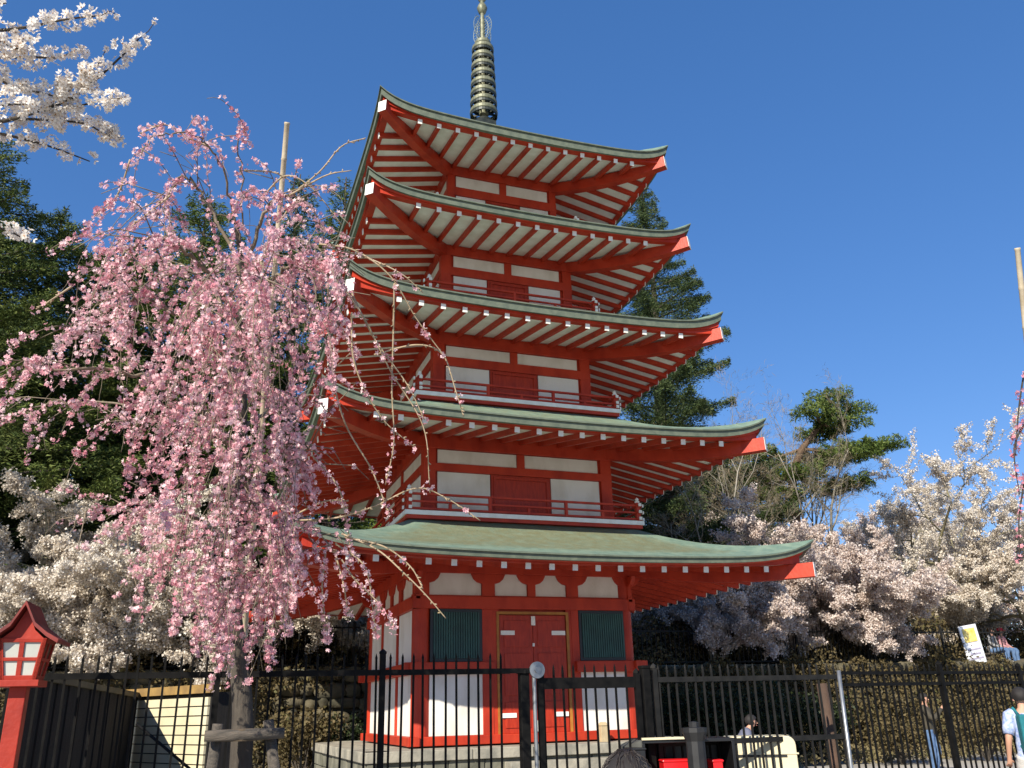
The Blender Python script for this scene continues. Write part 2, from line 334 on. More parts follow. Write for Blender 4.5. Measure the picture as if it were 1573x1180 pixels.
for i in range(5):
    g, e, b, re, rz, sw = G[i], E_[i], B[i], RE[i], RZ[i], SW[i]
    rf = roof_mesh(i, pag)
    if i == 0: rf['label'] = 'lowest roof, its copper green at the edges and mossy brown in the middle'
    # soffit boards: slope from wall up at sw to eave
    so = MB(); N = 24
    for k in range(4):
        M = rot4(k); base = len(so.v)
        for q in range(N+1):
            t = -1+2*q/N; l2 = .10*t*t
            so.v += [tuple(M@Vector((t*(b-.03), -(b-.03), sw+.055))), tuple(M@Vector((t*(re-.03), -(re-.03), rz+.052+l2+.05*abs(t)**6)))]
        for q in range(N):
            z = base+2*q; so.f.append((z, z+1, z+3, z+2)); so.m.append(0)
    so.build('soffit', BOARD, rf)
    # eave board (red) between rafters and copper
    eb = MB(); N = 36
    for k in range(4):
        M = rot4(k); base = len(eb.v)
        for q in range(N+1):
            t = -1+2*q/N; l1 = .10*t*t+.05*abs(t)**6; zl = rz+.048+l1; zu = GB[i]+lift(t)+.01
            for (d, z) in ((re+.03, zl), (re+.03, zl+(zu-zl)*.5), (re+.07, zl+(zu-zl)*.5), (g-.10, zu), (re-.12, zl)):
                eb.v.append(tuple(M@Vector((t*d, -d, z))))
        for q in range(N):
            z = base+5*q
            for a, c in ((0, 1), (1, 2), (2, 3), (4, 0)): eb.f.append((z+a, z+c, z+5+c, z+5+a)); eb.m.append(0)
    eb.build('eave_board', RED, rf)
    # rafters
    sp = .432 if i < 4 else .423
    for k in range(4):
        for j in range(-NR[i], NR[i]+1):
            x = j*sp
            t = x/re; y1 = re-.02; z1 = rz+.10*t*t
            y0 = max(b-.02, abs(x)+.02)             # meets the wall or the hip rafter
            if y1-y0 < .12: y0 = y1-.12
            s0 = (y0-b)/(re-b); z0 = (sw-.0)*(1-s0)+(rz)*s0+.10*t*t*s0
            m = MB(); m.bar((x, -y0, z0), (x, -y1, z1), .072, .10, 0); m.bar((x, -(y1-.004), z1), (x, -(y1+.014), z1-.002), .095, .105, 1, 1)
            m.xform(rot4(k))
            if k == 0 or (k == 1 and i < 2 and j < 2 and j > -9): m.build('rafter', [RED, CAPW], rf)
            else: stuff_rafter.add(m.v, [f for f in m.f], 0); stuff_rafter.m[-len(m.f):] = m.m
    # hip rafters with white ends
    for k in range(4):
        m = MB(); A = Vector((-(b-.1), -(b-.1), sw-.07)); T = Vector((-(e+.05), -(e+.05), ZT[i]))
        n = 8; prev = A
        P = [A.lerp(T, q/n) - Vector((0, 0, .13*math.sin(PI*q/n))) for q in range(n+1)]
        for q in range(n): m.bar(P[q], P[q+1]+(P[q+1]-P[q]).normalized()*.004, .19, .26)
        d = (P[-1]-P[-2]).normalized(); m.bar(P[-1], P[-1]+d*.007, .194, .264, 1, 1)
        m.xform(rot4(k)); m.build('hip_rafter', [RED, CAPW], rf)
stuff_rafter.build('rafter', [RED, CAPW], tag(pag)).__setitem__('kind', 'stuff')

# storeys
def facade(i, k, st):
    """one side of one storey; parts are children of the storey body"""
    b = B[i]; M = rot4(k); z0 = FL[i]; z1 = SW[i]
    def part(m, name, ma, bevel=0): m.xform(M); return m.build(name, ma, st, bevel=bevel)
    if i == 0:
        pan = [(-1.965, -.945), (-.665, -.01), (.175, .815), (1.085, 2.06)]
        for j, (x0, x1) in enumerate(pan):           # frieze panels with cut corners
            c = .17; zt, zb = 4.10, 3.67
            poly = [(x0, zb), (x1, zb), (x1, zt-.13)]+[(x1-c*math.sin(a), zt-.13+.0+.13*(1-math.cos(a))) for a in (PI/6, PI/3, PI/2)]+[(x1-c, zt), (x0+c, zt)]+[(x0+c*math.sin(a), zt-.13+.13*(1-math.cos(a))) for a in (PI/2, PI/3, PI/6)]+[(x0, zt-.13)]
            m = MB(); m.prism(poly, -(b+.006), -(b-.04)); part(m, 'frieze_panel', WHITE)
        for (x0, x1) in ((-2.27, -1.975), (-.935, -.675), (0.0, .165), (.825, 1.075), (2.07, 2.25)):
            m = MB(); xc = (x0+x1)/2; hw = (x1-x0)/2; yb = -(b+.05)
            m.prism([(x0, 3.66), (x1, 3.66), (x1, 3.90), (x1+.10, 3.93), (x1+.17, 3.99), (x1+.22, 4.09), (x0-.22, 4.09), (x0-.17, 3.99), (x0-.10, 3.93), (x0, 3.90)], yb, -(b-.04)); part(m, 'bracket_arm', RED, .008)
        m = MB(); m.mm(-b-.04, b+.04, -(b+.065), -(b-.05), 4.09, 4.34); part(m, 'wall_plate', RED, .01)
        m = MB(); m.mm(-b-.10, b+.10, -(b+.09), -(b-.05), 3.425, 3.655); part(m, 'tie_beam', RED, .01)
        m = MB(); m.mm(-b-.10, b+.10, -(b+.04), -(b-.05), 3.60, 3.68); part(m, 'upper_tie_strip', RED)
        door = k == 0
        segs = ((-2.45, -.73), (.93, 2.45)) if door else ((-2.45, 2.45),)
        for s0, s1 in segs:
            m = MB(); m.mm(s0, s1, -(b+.16), -(b-.05), 2.265, 2.465); part(m, 'waist_beam', RED, .012)
        m = MB(); m.mm(-b-.16, b+.16, -(b+.12), -(b-.05), 1.05, 1.205); part(m, 'sill_beam', RED, .012)
        if k in (0, 2):
            for x0, x1 in ((-.945, -.735), (.885, 1.045)):
                m = MB(); m.mm(x0, x1, -(b+.055), -(b-.05), 1.2, 3.43); part(m, 'door_post', RED, .008)
            for x0, x1 in ((-1.955, -.945), (1.055, 2.07)):
                m = MB(); m.mm(x0, x1, -(b+.03), -(b-.02), 1.21, 2.262); part(m, 'lower_panel', WHITE)
                w = MB(); w.mm(x0-.0, x1, -(b+.05), -(b-.02), 2.475, 3.42); wo = part(w, 'window_frame', BLACKP)
                s = MB(); n = 19; a0, a1 = x0+.055, x1-.055
                for q in range(n):
                    xx = a0+(a1-a0)*(q+.5)/n; s.mm(xx-(a1-a0)/n*.36, xx+(a1-a0)/n*.36, -(b+.075), -(b+.045), 2.53, 3.365)
                s.xform(M); s.build('window_slats', GREEN, wo)
            for s_ in (-1, 1):                       # two leaves
                x0, x1 = (-.60, .077) if s_ < 0 else (.085, .765)
                d = MB(); d.mm(x0, x1, -(b+.035), -(b-.02), 1.205, 3.32)
                for za, zb in ((1.30, 1.75), (1.86, 2.62), (2.73, 3.22)): d.mm(x0+.09, x1-.09, -(b+.05), -(b+.034), za, zb)
                do = part(d, 'door_leaf', DOORRED, .006)
                for zz in (2.99, 1.52):
                    h = MB(); xa = x0+.02 if s_ < 0 else x1-.30; h.mm(xa, xa+.28, -(b+.066), -(b+.052), zz-.04, zz+.04); h.xform(M); h.build('hinge', CAPW, do)
            h = MB(); h.mm(.045, .125, -(b+.07), -(b+.05), 3.13, 3.30); h.mm(.045, .125, -(b+.07), -(b+.05), 1.23, 1.42); h.mm(.06, .10, -(b+.07), -(b+.05), 2.74, 2.80); h.mm(.06, .10, -(b+.07), -(b+.05), 2.12, 2.19); part(h, 'door_lock', CAPW)
            t = MB(); t.mm(-.735, -.61, -(b+.045), -(b-.02), 1.2, 3.43, 0); t.mm(.775, .885, -(b+.045), -(b-.02), 1.2, 3.43, 0)
            t.mm(-.66, -.61, -(b+.06), -(b+.04), 1.2, 3.38, 1); t.mm(.775, .83, -(b+.06), -(b+.04), 1.2, 3.38, 1); t.mm(-.61, .775, -(b+.06), -(b+.0), 3.335, 3.385, 1)
            part(t, 'door_trim', [RED, GOLD])
        else:
            for x0, x1 in ((-.80, -.70), (.70, .80)):
                m = MB(); m.mm(x0, x1, -(b+.055), -(b-.05), 1.2, 3.43); part(m, 'wall_post', RED, .008)
            for x0, x1 in ((-1.96, -.81), (-.69, .69), (.81, 1.96)):
                for za, zb in ((1.21, 2.262), (2.475, 3.42)):
                    m = MB(); m.mm(x0, x1, -(b+.02), -(b-.02), za, zb); part(m, 'wall_panel', WHITE)
    else:
        zf = z0+.08
        zp1 = [0, 6.585, 8.995, 11.34, 13.645][i]; zp0 = [0, 6.31, 8.745, 11.06, 13.34][i]; zl1 = [0, 6.125, 8.525, 10.835, 13.1][i]
        xi = b-.245 if i < 4 else b-.16
        for s_ in (-1, 1):
            x0, x1 = (-xi, -.085) if s_ < 0 else (.095, xi-.01)
            m = MB(); m.mm(x0, x1, -(b+.012), -(b-.03), zp0, zp1); part(m, 'upper_panel', WHITE)
            dx = [0, .67, .57, .515, .45][i]
            x0, x1 = (-xi, -dx) if s_ < 0 else (dx, xi)
            m = MB(); m.mm(x0, x1, -(b+.012), -(b-.03), zf+.1, zl1); part(m, 'lower_panel', WHITE)
        m = MB(); m.mm(-.08, .09, -(b+.04), -(b-.03), zp0-.01, zp1+.01); part(m, 'centre_post', RED, .006)
        dx = dx-.02
        m = MB(); m.mm(-dx, dx, -(b+.03), -(b-.03), zf, zl1+.0); m.mm(-dx+.05, -dx+.10, -(b+.055), -(b+.02), zf, zl1-.04); m.mm(dx-.10, dx-.05, -(b+.055), -(b+.02), zf, zl1-.04); m.mm(-dx+.05, dx-.05, -(b+.06), -(b+.02), zl1-.09, zl1-.04)
        part(m, 'door', DOORRED, .004)
        m = MB(); m.mm(-b-.05, b+.05, -(b+.055), -(b-.03), zl1+.005, zp0-.012); part(m, 'tie_beam', RED, .008)
        m = MB(); m.mm(-b-.05, b+.05, -(b+.07), -(b-.03), zp1+.012, z1+.03); part(m, 'wall_plate', RED, .008)
        m = MB(); m.mm(-b-.04, b+.04, -(b+.05), -(b-.03), z0+.05, zf+.09); part(m, 'sill_beam', RED, .008)
for i in range(5):
    b = B[i]; m = MB(); m.mm(-b+.02, b-.02, -b+.02, b-.02, FL[i]-(0 if i == 0 else .4), SW[i]+.12)
    st = m.build('storey', RED, pag)
    for sx, sy in ((-1, -1), (1, -1), (1, 1), (-1, 1)):
        m = MB(); cw = [.31, .25, .25, .23, .17][i]; cx = sx*(b-cw/2+.05); cy = sy*(b-cw/2+.05)
        if i == 0:
            m.lathe((cx, cy, 1.2), [(.0, 0), (cw*.56, 0), (cw*.55, 1.2), (cw*.54, 3.1)], 24); m.box((cx, cy, 1.125), (cw*1.35, cw*1.35, .13))
        else: m.box((cx, cy, (FL[i]+SW[i])/2+.04), (cw, cw, SW[i]-FL[i]+.05))
        m.build('column', RED, st, smooth=False, bevel=.012 if i else 0)
    for k in range(4): facade(i, k, st)
# balconies
for i in range(1, 5):
    h = BH[i]; z = FL[i]; m = MB()
    m.mm(-h+.12, h-.12, -h+.12, h-.12, z-.30, z-.10, 2)        # black block standing in for the shadow under the floor
    m.mm(-h, h, -h, h, z-.10, z-.03, 0); m.mm(-h-.03, h+.03, -h-.03, h+.03, z-.03, z+.055, 1)
    bal = m.build('balcony', [RED, CAPW, BLACKP], pag)
    hr = h-.06; zr = [0, 5.57, 8.03, 10.42, 12.7][i]
    for k in range(4):
        r = MB(); M = rot4(k); e = .10
        r.mm(-hr-e, hr+e, -hr-.025, -hr+.025, zr-.04, zr, 0); r.mm(-hr-e*.6, hr+e*.6, -hr-.02, -hr+.02, zr-.185, zr-.15, 0)
        r.mm(-hr, hr, -hr-.025, -hr+.025, z+.085, z+.125, 0)
        npost = [0, 3, 3, 2, 2][i]; xs = [(-hr+.0)+2*hr*q/(2*npost) for q in range(1, 2*npost)]
        for q, xx in enumerate(xs):
            r.mm(xx-.028, xx+.028, -hr-.03, -hr+.03, z+.05, zr-(.0 if q % 2 else .16)-.035, 0)
        r.xform(M); r.build('railing', RED, bal)
        pst = MB(); pst.mm(-hr-.045, -hr+.045, -hr-.045, -hr+.045, z+.05, zr+.04, 0); pst.lathe((-hr, -hr, zr+.04), [(.05, 0), (.055, .03), (.03, .05), (.04, .08), (0, .12)], 10, 1)
        for zz in (zr-.02, zr-.165, z+.105):
            pst.mm(-hr-e-.03, -hr-e-.001, -hr-.03, -hr+.03, zz-.03, zz+.03, 1); pst.mm(-hr-.03, -hr+.03, -hr-e-.03, -hr-e-.001, zz-.03, zz+.03, 1)
        pst.xform(M); pst.build('railing_post', [RED, CAPW], bal)
# spire
m = MB(); m.mm(-.26, .26, -.26, .26, 15.95, 16.40, 1); m.lathe((0, 0, 16.40), [(.24, 0), (.27, .06), (.20, .14), (.14, .18), (.12, .2)], 24, 1)
sp_ = m.build('spire', [BRONZE, DARKM], pag)
m = MB(); m.lathe((0, 0, 16.6), [(.07, 0), (.06, 3.), (.045, 4.8), (0, 4.85)], 12); m.build('mast', BRONZE, sp_)
for j in range(9):
    z = 16.80+j*.305 if j < 8 else 19.13; r_ = .37-.010*j if j < 8 else .22
    m = MB()
    m.lathe((0, 0, z), [(r_, -.075), (r_+.012, -.06), (r_+.006, .03), (r_-.01, .055), (r_-.035, .055), (r_-.04, -.07), (r_, -.075)], 28, 0)
    m.lathe((0, 0, z), [(.06, -.11), (.12, -.10), (.15, .02), (.10, .08), (.06, .09)], 16, 0)
    for a in range(8):
        c, s = math.cos(a*PI/4), math.sin(a*PI/4); m.bar((c*.08, s*.08, z-.02), (c*(r_-.03), s*(r_-.03), z-.02), .025, .06, 1)
    m.lathe((0, 0, z), [(r_-.03, -.16), (r_+.0, -.16), (r_+.0, -.085), (r_-.03, -.085)], 28, 1)  # dark band standing in for the shade in the gap below the ring
    m.build('ring', [BRONZE, DARKM], sp_, smooth=False)
m = MB()
for a in range(4):                                # openwork flame plates
    q = Matrix.Rotation(a*PI/2+.5, 3, 'Z')
    for zz in np.linspace(19.25, 19.95, 8):
        ww = .34*math.sin((zz-19.1)/1.05*PI)**.4
        m.bar(q@Vector((.07, 0, zz)), q@Vector((ww, 0, zz+.05)), .008, .012)
    pts = [q@Vector((.07+.28*math.sin(t*PI)**.5, 0, 19.2+.85*t)) for t in np.linspace(.02, .98, 12)]; m.tube(pts, .010, 5)
    pts = [q@Vector((.07+.15*math.sin(t*PI)**.5, 0, 19.25+.7*t)) for t in np.linspace(.02, .98, 12)]; m.tube(pts, .007, 5)
m.build('flame_ornament', mat('thin_bronze', (.22, .26, .24), .5, metal=.3), sp_)
m = MB(); m.lathe((0, 0, 20.4), [(0.02, -.22), (.10, -.16), (.15, 0), (.10, .14), (.05, .2), (.05, .24), (.10, .30), (.14, .40), (.11, .52), (.06, .62), (.05, .95), (.0, 1.3)], 18); m.build('jewel', BRONZE, sp_, smooth=True)
m = MB(); m.lathe((0, 0, 19.13+.05), [(.07, -.0), (.075, .75), (.06, .9)], 12); m.build('mast_sleeve', BRONZE, sp_, smooth=True)
# stone plinth (its own courses of blocks) and steps
pl = MB(); h = 3.28
pl.mm(-h+.08, h-.08, -h+.08, h-.08, -.05, .86, 1)
x = -h
while x < h-.01:
    L = min(random.uniform(.8, 1.25), h-x); L = h-x if h-x-L < .4 else L
    for k in (0, 1, 2, 3):
        q = MB(); q.box((x+L/2, -h+.20, .945), (L-.012, .44, .17)); q.xform(rot4(k)); pl.add(q.v, q.f, 0)
    x += L
pl.mm(-h+.4, h-.4, -h+.4, h-.4, .85, 1.02, 0)
for row in range(3):
    x = -h
    while x < h-.01:
        L = min(random.uniform(.45, .9), h-x)
        for k in range(4):
            q = MB(); q.box((x+L/2, -h+.11+random.uniform(-.015, .015), .03+.28*row+.135), (L-.02, .12, .262)); q.xform(rot4(k)); pl.add(q.v, q.f, 1)
        x += L
pl.build('stone_plinth', [STONE, STONE2], pag, bevel=.012)
for j in range(4):
    m = MB(); m.mm(-.9, 1.1, -h-.30-.3*j, -h+.02-.3*j if j == 0 else -h-.3*j, .0, .80-.22*j); m.build('stone_step', STONE, pag, bevel=.012)
cp = onY(927, 1128, -2.62)
m = MB(); m.box((cp.x, -2.62, 1.15), (.14, .14, .30)); m.box((cp.x, -2.62, 1.33), (.17, .17, .06), taper=.5)
tag(m.build('wooden_marker', mat('bare_wood', (.50, .40, .24), .7, (.40, .31, .18), 5), bevel=.006), 'short pale wooden marker post standing on the stone plinth below the right window', 'marker post')

# ------------------------------------------------------------------ fences
def picket_mb(z0, z1, r=.009, spear=True):
    m = MB(); m.box((0, 0, (z0+z1)/2), (2*r, 2*r, z1-z0))
    if spear: m.lathe((0, 0, z1), [(r*1.1, 0), (r*1.35, .015), (0, .06)], 6)
    return m
def fence(name, a, b, zb, h, spacing, label, rails, posts=(), thick=.016, railh=.045, mt=None, group=None, rail_w=.035, cap=97, picks=.009):
    mt = mt or STEEL; a = Vector((a[0], a[1], zb)); b = Vector((b[0], b[1], zb)); L = (b-a).length; d = (b-a)/L; ang = math.atan2(d.y, d.x)
    root = empty(name, a, label, 'fence', group); root.rotation_euler.z = ang
    for z in rails:
        m = MB(); m.mm(0, L, -rail_w/2, rail_w/2, z-railh/2, z+railh/2); m.build('rail', mt, root)
    n = int(L/spacing); pk = picket_mb(.08, h, picks).build('picket', mt, root); pk.location = (spacing*.5, 0, 0)
    rest = MB(); src = picket_mb(.08, h, picks)
    for q in range(1, n):
        if q < cap:
            c = pk.copy(); C.objects.link(c); c.parent = root; c.location = (spacing*(q+.5), 0, 0); c.rotation_euler = (random.uniform(-.006, .006), random.uniform(-.008, .008), 0)
        else:
            rest.add([(v[0]+spacing*(q+.5), v[1], v[2]) for v in src.v], src.f)
    if rest.v: rest.build('picket', mt, root)['kind'] = 'stuff'
    for x, w_, hh in posts:
        m = MB(); m.box((x, 0, hh/2), (w_, w_, hh)); m.lathe((x, 0, hh), [(w_*.7, 0), (w_*.7, .02), (0, .05)], 4); m.build('post', mt, root, bevel=.004)
    return root
fence('steel_fence', (-8.6, -10), (-3.15, -10), 0, 2.10, .108, 'black spear-topped steel fence left of the gate, in front of the weeping cherry trunk', (1.985, .25), ((.06, .06, 2.1), (2.75, .05, 2.15), (4.2, .05, 2.15)), railh=.05)
fence('steel_gate', (-2.86, -10), (-1.76, -10), 0, 1.99, .112, 'lower black steel gate with a thick top rail in front of the pagoda doors', (1.865, .2), ((.02, .05, 1.95), (1.08, .05, 1.95)), railh=.105)
fence('dark_fence', (-1.55, -9.95), (.80, -9.95), 0, 1.98, .105, 'worn black steel fence between the gate and the leaning grey post', (1.885, 1.27), ((0., .05, 2.),), railh=.05, mt=STEEL2)
fence('long_fence', (.86, -9.9), (5.9, -8.9), 0, 1.98, .112, 'black steel fence at the right edge, in front of the photographer in jeans', (1.925, 1.80), ((1.80, .06, 2.02), (3.50, .05, 2.), (4.9, .05, 2.)), railh=.035)
# gate posts
gp = empty('gate_post', (-2.98, -10, 0), 'thick black gate post with a round silver disc, left of the steel gate', 'gate post')
m = MB(); m.box((-.03, 0, .98), (.09, .09, 1.96)); m.lathe((-.03, 0, 1.96), [(.07, 0), (.07, .03), (.0, .05)], 12); m.build('post', STEEL, gp, bevel=.006)
m = MB(); m.tube([(.065, -.04, 0), (.065, -.04, 1.98)], .02, 10); m.build('steel_tube', GALV, gp)
m = MB(); m.tube([(.09, -.075, 1.99), (.09, -.055, 1.99)], .078, 24); m.tube([(.09, -.09, 1.99), (.09, -.074, 1.99)], .03, 16); m.build('disc', GALV, gp)
m = MB(); m.bar((-.62, -.05, 1.985), (.02, -.05, 1.985), .03, .045); m.build('latch_bar', STEEL, gp)
m = MB(); m.box((-1.67, -9.97, 1.0), (.085, .085, 2.0)); m.box((-1.67, -9.97, 2.01), (.10, .10, .03))
tag(m.build('gate_post', STEEL, bevel=.006), 'thick square black post at the right end of the steel gate', 'gate post')
m = MB(); m.tube([onY(1288, 1030, -10.1), onY(1309, 1190, -10.1), onY(1330, 1400, -10.15)], .022, 10)
tag(m.build('grey_pole', GALV, smooth=True), 'thin grey metal pole leaning beside the brown timber post', 'pole')
m = MB(); a = onY(1262, 1050, -9.3); m.tube([a, (a.x+.03, a.y, .9), (a.x+.02, a.y, 0)], [.06, .07, .075], 8)
tag(m.build('timber_post', mat('brown_timber', (.10, .055, .035), .85, (.06, .035, .022), 5, .5, 20), smooth=True), 'rough brown timber post behind the dark fence', 'post')
# upper fence on the terrace
fence('terrace_fence', (-16, 5.75), (1.2, 5.75), 2.7, 1.2, .16, 'dark railing on the terrace behind the pagoda, left side', (1.08, .12), [(x, .06, 1.2) for x in (2, 5, 8, 11, 14, 17)], picks=.012, mt=STEEL2)
fence('terrace_fence', (3.2, 5.75), (21, 5.75), 2.7, 1.15, .16, 'dark railing on the terrace behind the pagoda, right side under the white cherries', (1.02, .12), [(x, .06, 1.2) for x in (0.1, 3, 6, 9, 12, 15)], picks=.012, mt=STEEL2)
# retaining wall of rough stones
def stone_wall():
    root = empty('retaining_wall', (0, 5.4, 0), 'mossy rough stone retaining wall below the terrace railing', 'stone wall')
    bm = bmesh.new(); r2 = random.Random(3)
    z = -.1; row = 0
    while z < 2.62:
        hh = r2.uniform(.22, .46); x = -24+r2.uniform(0, .3)
        while x < 30:
            L = r2.uniform(.22, .80)
            if z+hh/2 < 2.75:
                q = bmesh.ops.create_icosphere(bm, subdivisions=2, radius=.5)['verts']
                dy_, dz_, hs_ = r2.uniform(-.05, .05), r2.uniform(-.05, .05), r2.uniform(.85, 1.3)
                for v in q:
                    c = v.co; s = .72
                    c = Vector([math.copysign(abs(t*2)**s/2, t) for t in c])
                    v.co = Vector((x+L/2+c.x*L*1.1+r2.uniform(-.03, .03), 5.42+dy_+c.y*.36+r2.uniform(-.035, .035), z+dz_+hh/2+c.z*hh*hs_+r2.uniform(-.03, .03)))
            x += L
        z += hh
    me = bpy.data.meshes.new('stones'); bm.to_mesh(me); bm.free(); me.polygons.foreach_set('use_smooth', [True]*len(me.polygons))
    me.materials.append(mat('mossy_stone', (.12, .10, .06), .95, (.035, .033, .020), 2.4, 1., 8, detail=10)); me.update()
    o = bpy.data.objects.new('stones', me); C.objects.link(o); o.parent = root; o.location = (0, -5.4, 0)
    m = MB(); m.mm(-24, 30, .02, .34, 2.55, 2.72); m.build('coping', STONE2, root, bevel=.02)
stone_wall()

# ------------------------------------------------------------------ lantern, shed, boxes
ln = empty('wooden_lantern', (0, 0, 0), 'red wooden lantern with white panes and a pointed roof on a square post', 'lantern')
lp = at(31, 1055, 7.7); ln.location = (lp.x, lp.y, 0); ln.rotation_euler.z = R(-4); zb = lp.z
def L_(m, n, ma, par=ln, bevel=0): return m.build(n, ma, par, bevel=bevel)
m = MB(); m.box((0, 0, zb/2), (.115, .115, zb)); L_(m, 'post', REDL, bevel=.006)
m = MB(); hb, ht, hh = .124, .166, .295            # tapered box, wider on top
def ring(z, h, t): return [(-h, z), (h, z)]
def face(zz, t=0): return hb+(ht-hb)*zz/hh
box_ = empty
bod = MB(); bod.box((0, 0, zb+.02), (2*hb+.05, 2*hb+.05, .045))
for k in range(4):
    M = Matrix.Translation((0, 0, zb+.04))@rot4(k)
    for s_ in (-1, 1):
        poly = [(s_*(hb-.035), 0), (s_*hb, 0), (s_*ht, hh), (s_*(ht-.035), hh)]
        if s_ < 0: poly = poly[::-1]
        q = MB(); n = 4
        vs = []
        for y in (0, .03):
            for (x, z) in poly: vs.append(M@Vector((x, -(face(z))+y, z)))
        q.add(vs, [(0, 1, 2, 3), (7, 6, 5, 4), (0, 4, 5, 1), (1, 5, 6, 2), (2, 6, 7, 3), (3, 7, 4, 0)]); bod.add(q.v, q.f)
    for z0, z1, hw in ((0, .035, 1), (hh-.03, hh, 1), (.135, .160, 1)):
        a0, a1 = face(z0)-.034, face(z1)-.034
        vs = [M@Vector((x, -face(z)+y, z)) for y in (.002, .03) for x, z in ((-a0, z0), (a0, z0), (a1, z1), (-a1, z1))]
        bod.add(vs, [(0, 1, 2, 3), (7, 6, 5, 4), (0, 4, 5, 1), (1, 5, 6, 2), (2, 6, 7, 3), (3, 7, 4, 0)])
    vs = [M@Vector((x, -face(z)+y, z)) for y in (.004, .03) for x, z in ((-.017, .035), (.017, .035), (.017, hh-.03), (-.017, hh-.03))]
    bod.add(vs, [(0, 1, 2, 3), (7, 6, 5, 4), (0, 4, 5, 1), (1, 5, 6, 2), (2, 6, 7, 3), (3, 7, 4, 0)])
body = L_(bod, 'lantern_box', REDL, bevel=.003)
for k in range(4):
    M = Matrix.Translation((0, 0, zb+.04))@rot4(k)
    for s_ in (-1, 1):
        for z0, z1 in ((.035, .135), (.16, hh-.03)):
            xs0 = (.017, face(z0)-.034); xs1 = (.017, face(z1)-.034)
            vs = [M@Vector((s_*x, -face(z)+.016, z)) for x, z in ((xs0[0], z0), (xs0[1], z0), (xs1[1], z1), (xs1[0], z1))]
            q = MB(); q.add(vs, [(0, 1, 2, 3)]); q.build('pane', PAPER if k in (0, 2) else LWOOD, body)
g = MB(); zt = zb+.04+hh; ap = zt+.235; ew = .25      # gable facing the viewer, concave slopes
prof = [(-ew, zt-.04), (-.168, zt+.008), (-.08, zt+.08), (0, ap)]
full = prof+[(-x, z) for x, z in reversed(prof[:-1])]
g.prism([(-ht, zt-.0), (ht, zt-.0)]+[(x*.9, z-.02) for x, z in reversed(full) if abs(x) < .2], -ht+.01, ht-.01, 0)
L_(g, 'gable', REDL)
rf = MB(); lo = [(x, z) for x, z in full]; up = [(x*1.02, z+.028) for x, z in full]
for q in range(len(full)-1):
    for y0, y1 in ((-ht-.07, ht+.07),):
        vs = [(lo[q][0], y0, lo[q][1]), (lo[q+1][0], y0, lo[q+1][1]), (up[q+1][0], y0, up[q+1][1]), (up[q][0], y0, up[q][1])]
        vs += [(x, y1, z) for x, _, z in vs]
        rf.add(vs, [(0, 1, 2, 3), (7, 6, 5, 4), (0, 4, 5, 1), (1, 5, 6, 2), (2, 6, 7, 3), (3, 7, 4, 0)])
L_(rf, 'roof', mat('dull_red_roof', (.22, .022, .014), .6, (.12, .012, .009), 6))
# dark board fence
bd = empty('board_fence', (0, 0, 0), 'tall dark plank fence running back behind the red lantern', 'plank fence')
A = at(30, 1052, 9.4); Bp = at(207, 1085, 13.2); n = 22
A.z = 0; Bp.z = 0; hA, hB = 2.05, 1.93; pm = MB()
for q in range(n):
    t0, t1 = q/n, (q+.93)/n; a = A.lerp(Bp, t0); b_ = A.lerp(Bp, t1); h_ = hA+(hB-hA)*t0
    off = Vector((0, 0, 0)); nrm = (b_-a).cross(Vector((0, 0, 1))).normalized()*(.015 if q % 2 else 0)
    pm.bar(a+nrm+Vector((0, 0, h_/2)), b_+nrm+Vector((0, 0, h_/2)), .03, h_-random.uniform(0, .03))
pm.build('planks', DWOOD, bd)
m = MB(); m.bar(A+Vector((0, -.0, hA)), Bp+Vector((0, 0, hB)), .12, .06); m.build('top_rail', mat('mossy_rail', (.16, .12, .06), .9, (.07, .06, .03), 4), bd)
sh = empty('storage_shed', (0, 0, 0), 'small shed with cream boarded front under an ochre beam, behind the fence', 'shed')
c0 = at(203, 1072, 13.4); c1 = at(326, 1052, 11.6); c0.z = c1.z = 0; HT = 1.94
d = (c1-c0); back = Vector((-d.y, d.x, 0)).normalized()*.55
m = MB(); vs = []
for p in (c0+back*.02, c1+back*.02, c1+back, c0+back): vs.append(p)
m.add(vs+[v+Vector((0, 0, HT-.02)) for v in vs], [(3, 2, 1, 0), (4, 5, 6, 7), (0, 1, 5, 4), (1, 2, 6, 5), (2, 3, 7, 6), (3, 0, 4, 7)]); m.build('body', DWOOD, sh)
m = MB(); nb = 17
for q in range(nb):
    z = .03+(HT-.10)*q/nb; hbz = (HT-.10)/nb
    m.bar(c0.lerp(c1, .07)+Vector((0, 0, z+hbz/2)), c0.lerp(c1, .985)+Vector((0, 0, z+hbz/2)), .035, hbz-.014)
m.build('front_boards', CREAM, sh)
m = MB(); m.bar(c0.lerp(c1, .03)+Vector((0, 0, HT/2)), c0.lerp(c1, .065)+Vector((0, 0, HT/2)), .07, HT-.04); m.build('door_post', CREAM, sh)
m = MB(); m.bar(c0.lerp(c1, -.05)+Vector((0, 0, HT+.02)), c0.lerp(c1, 1.03)+Vector((0, 0, HT+.02)), .11, .10); m.build('lintel_beam', OCHREW, sh)
m = MB(); m.bar(c0.lerp(c1, .5)+back*.5+Vector((0, 0, HT+.10)), c0.lerp(c1, .5)+back*.51+Vector((0, 0, HT+.1)), .1, .04)
# handrail leaning across
m = MB(); m.tube([at(210, 1112, 9.0), at(290, 1180, 8.7), at(400, 1275, 8.3)], .013, 8)
tag(m.build('handrail', STEEL, smooth=True), 'thin black sloping handrail crossing in front of the cream shed boards', 'handrail')
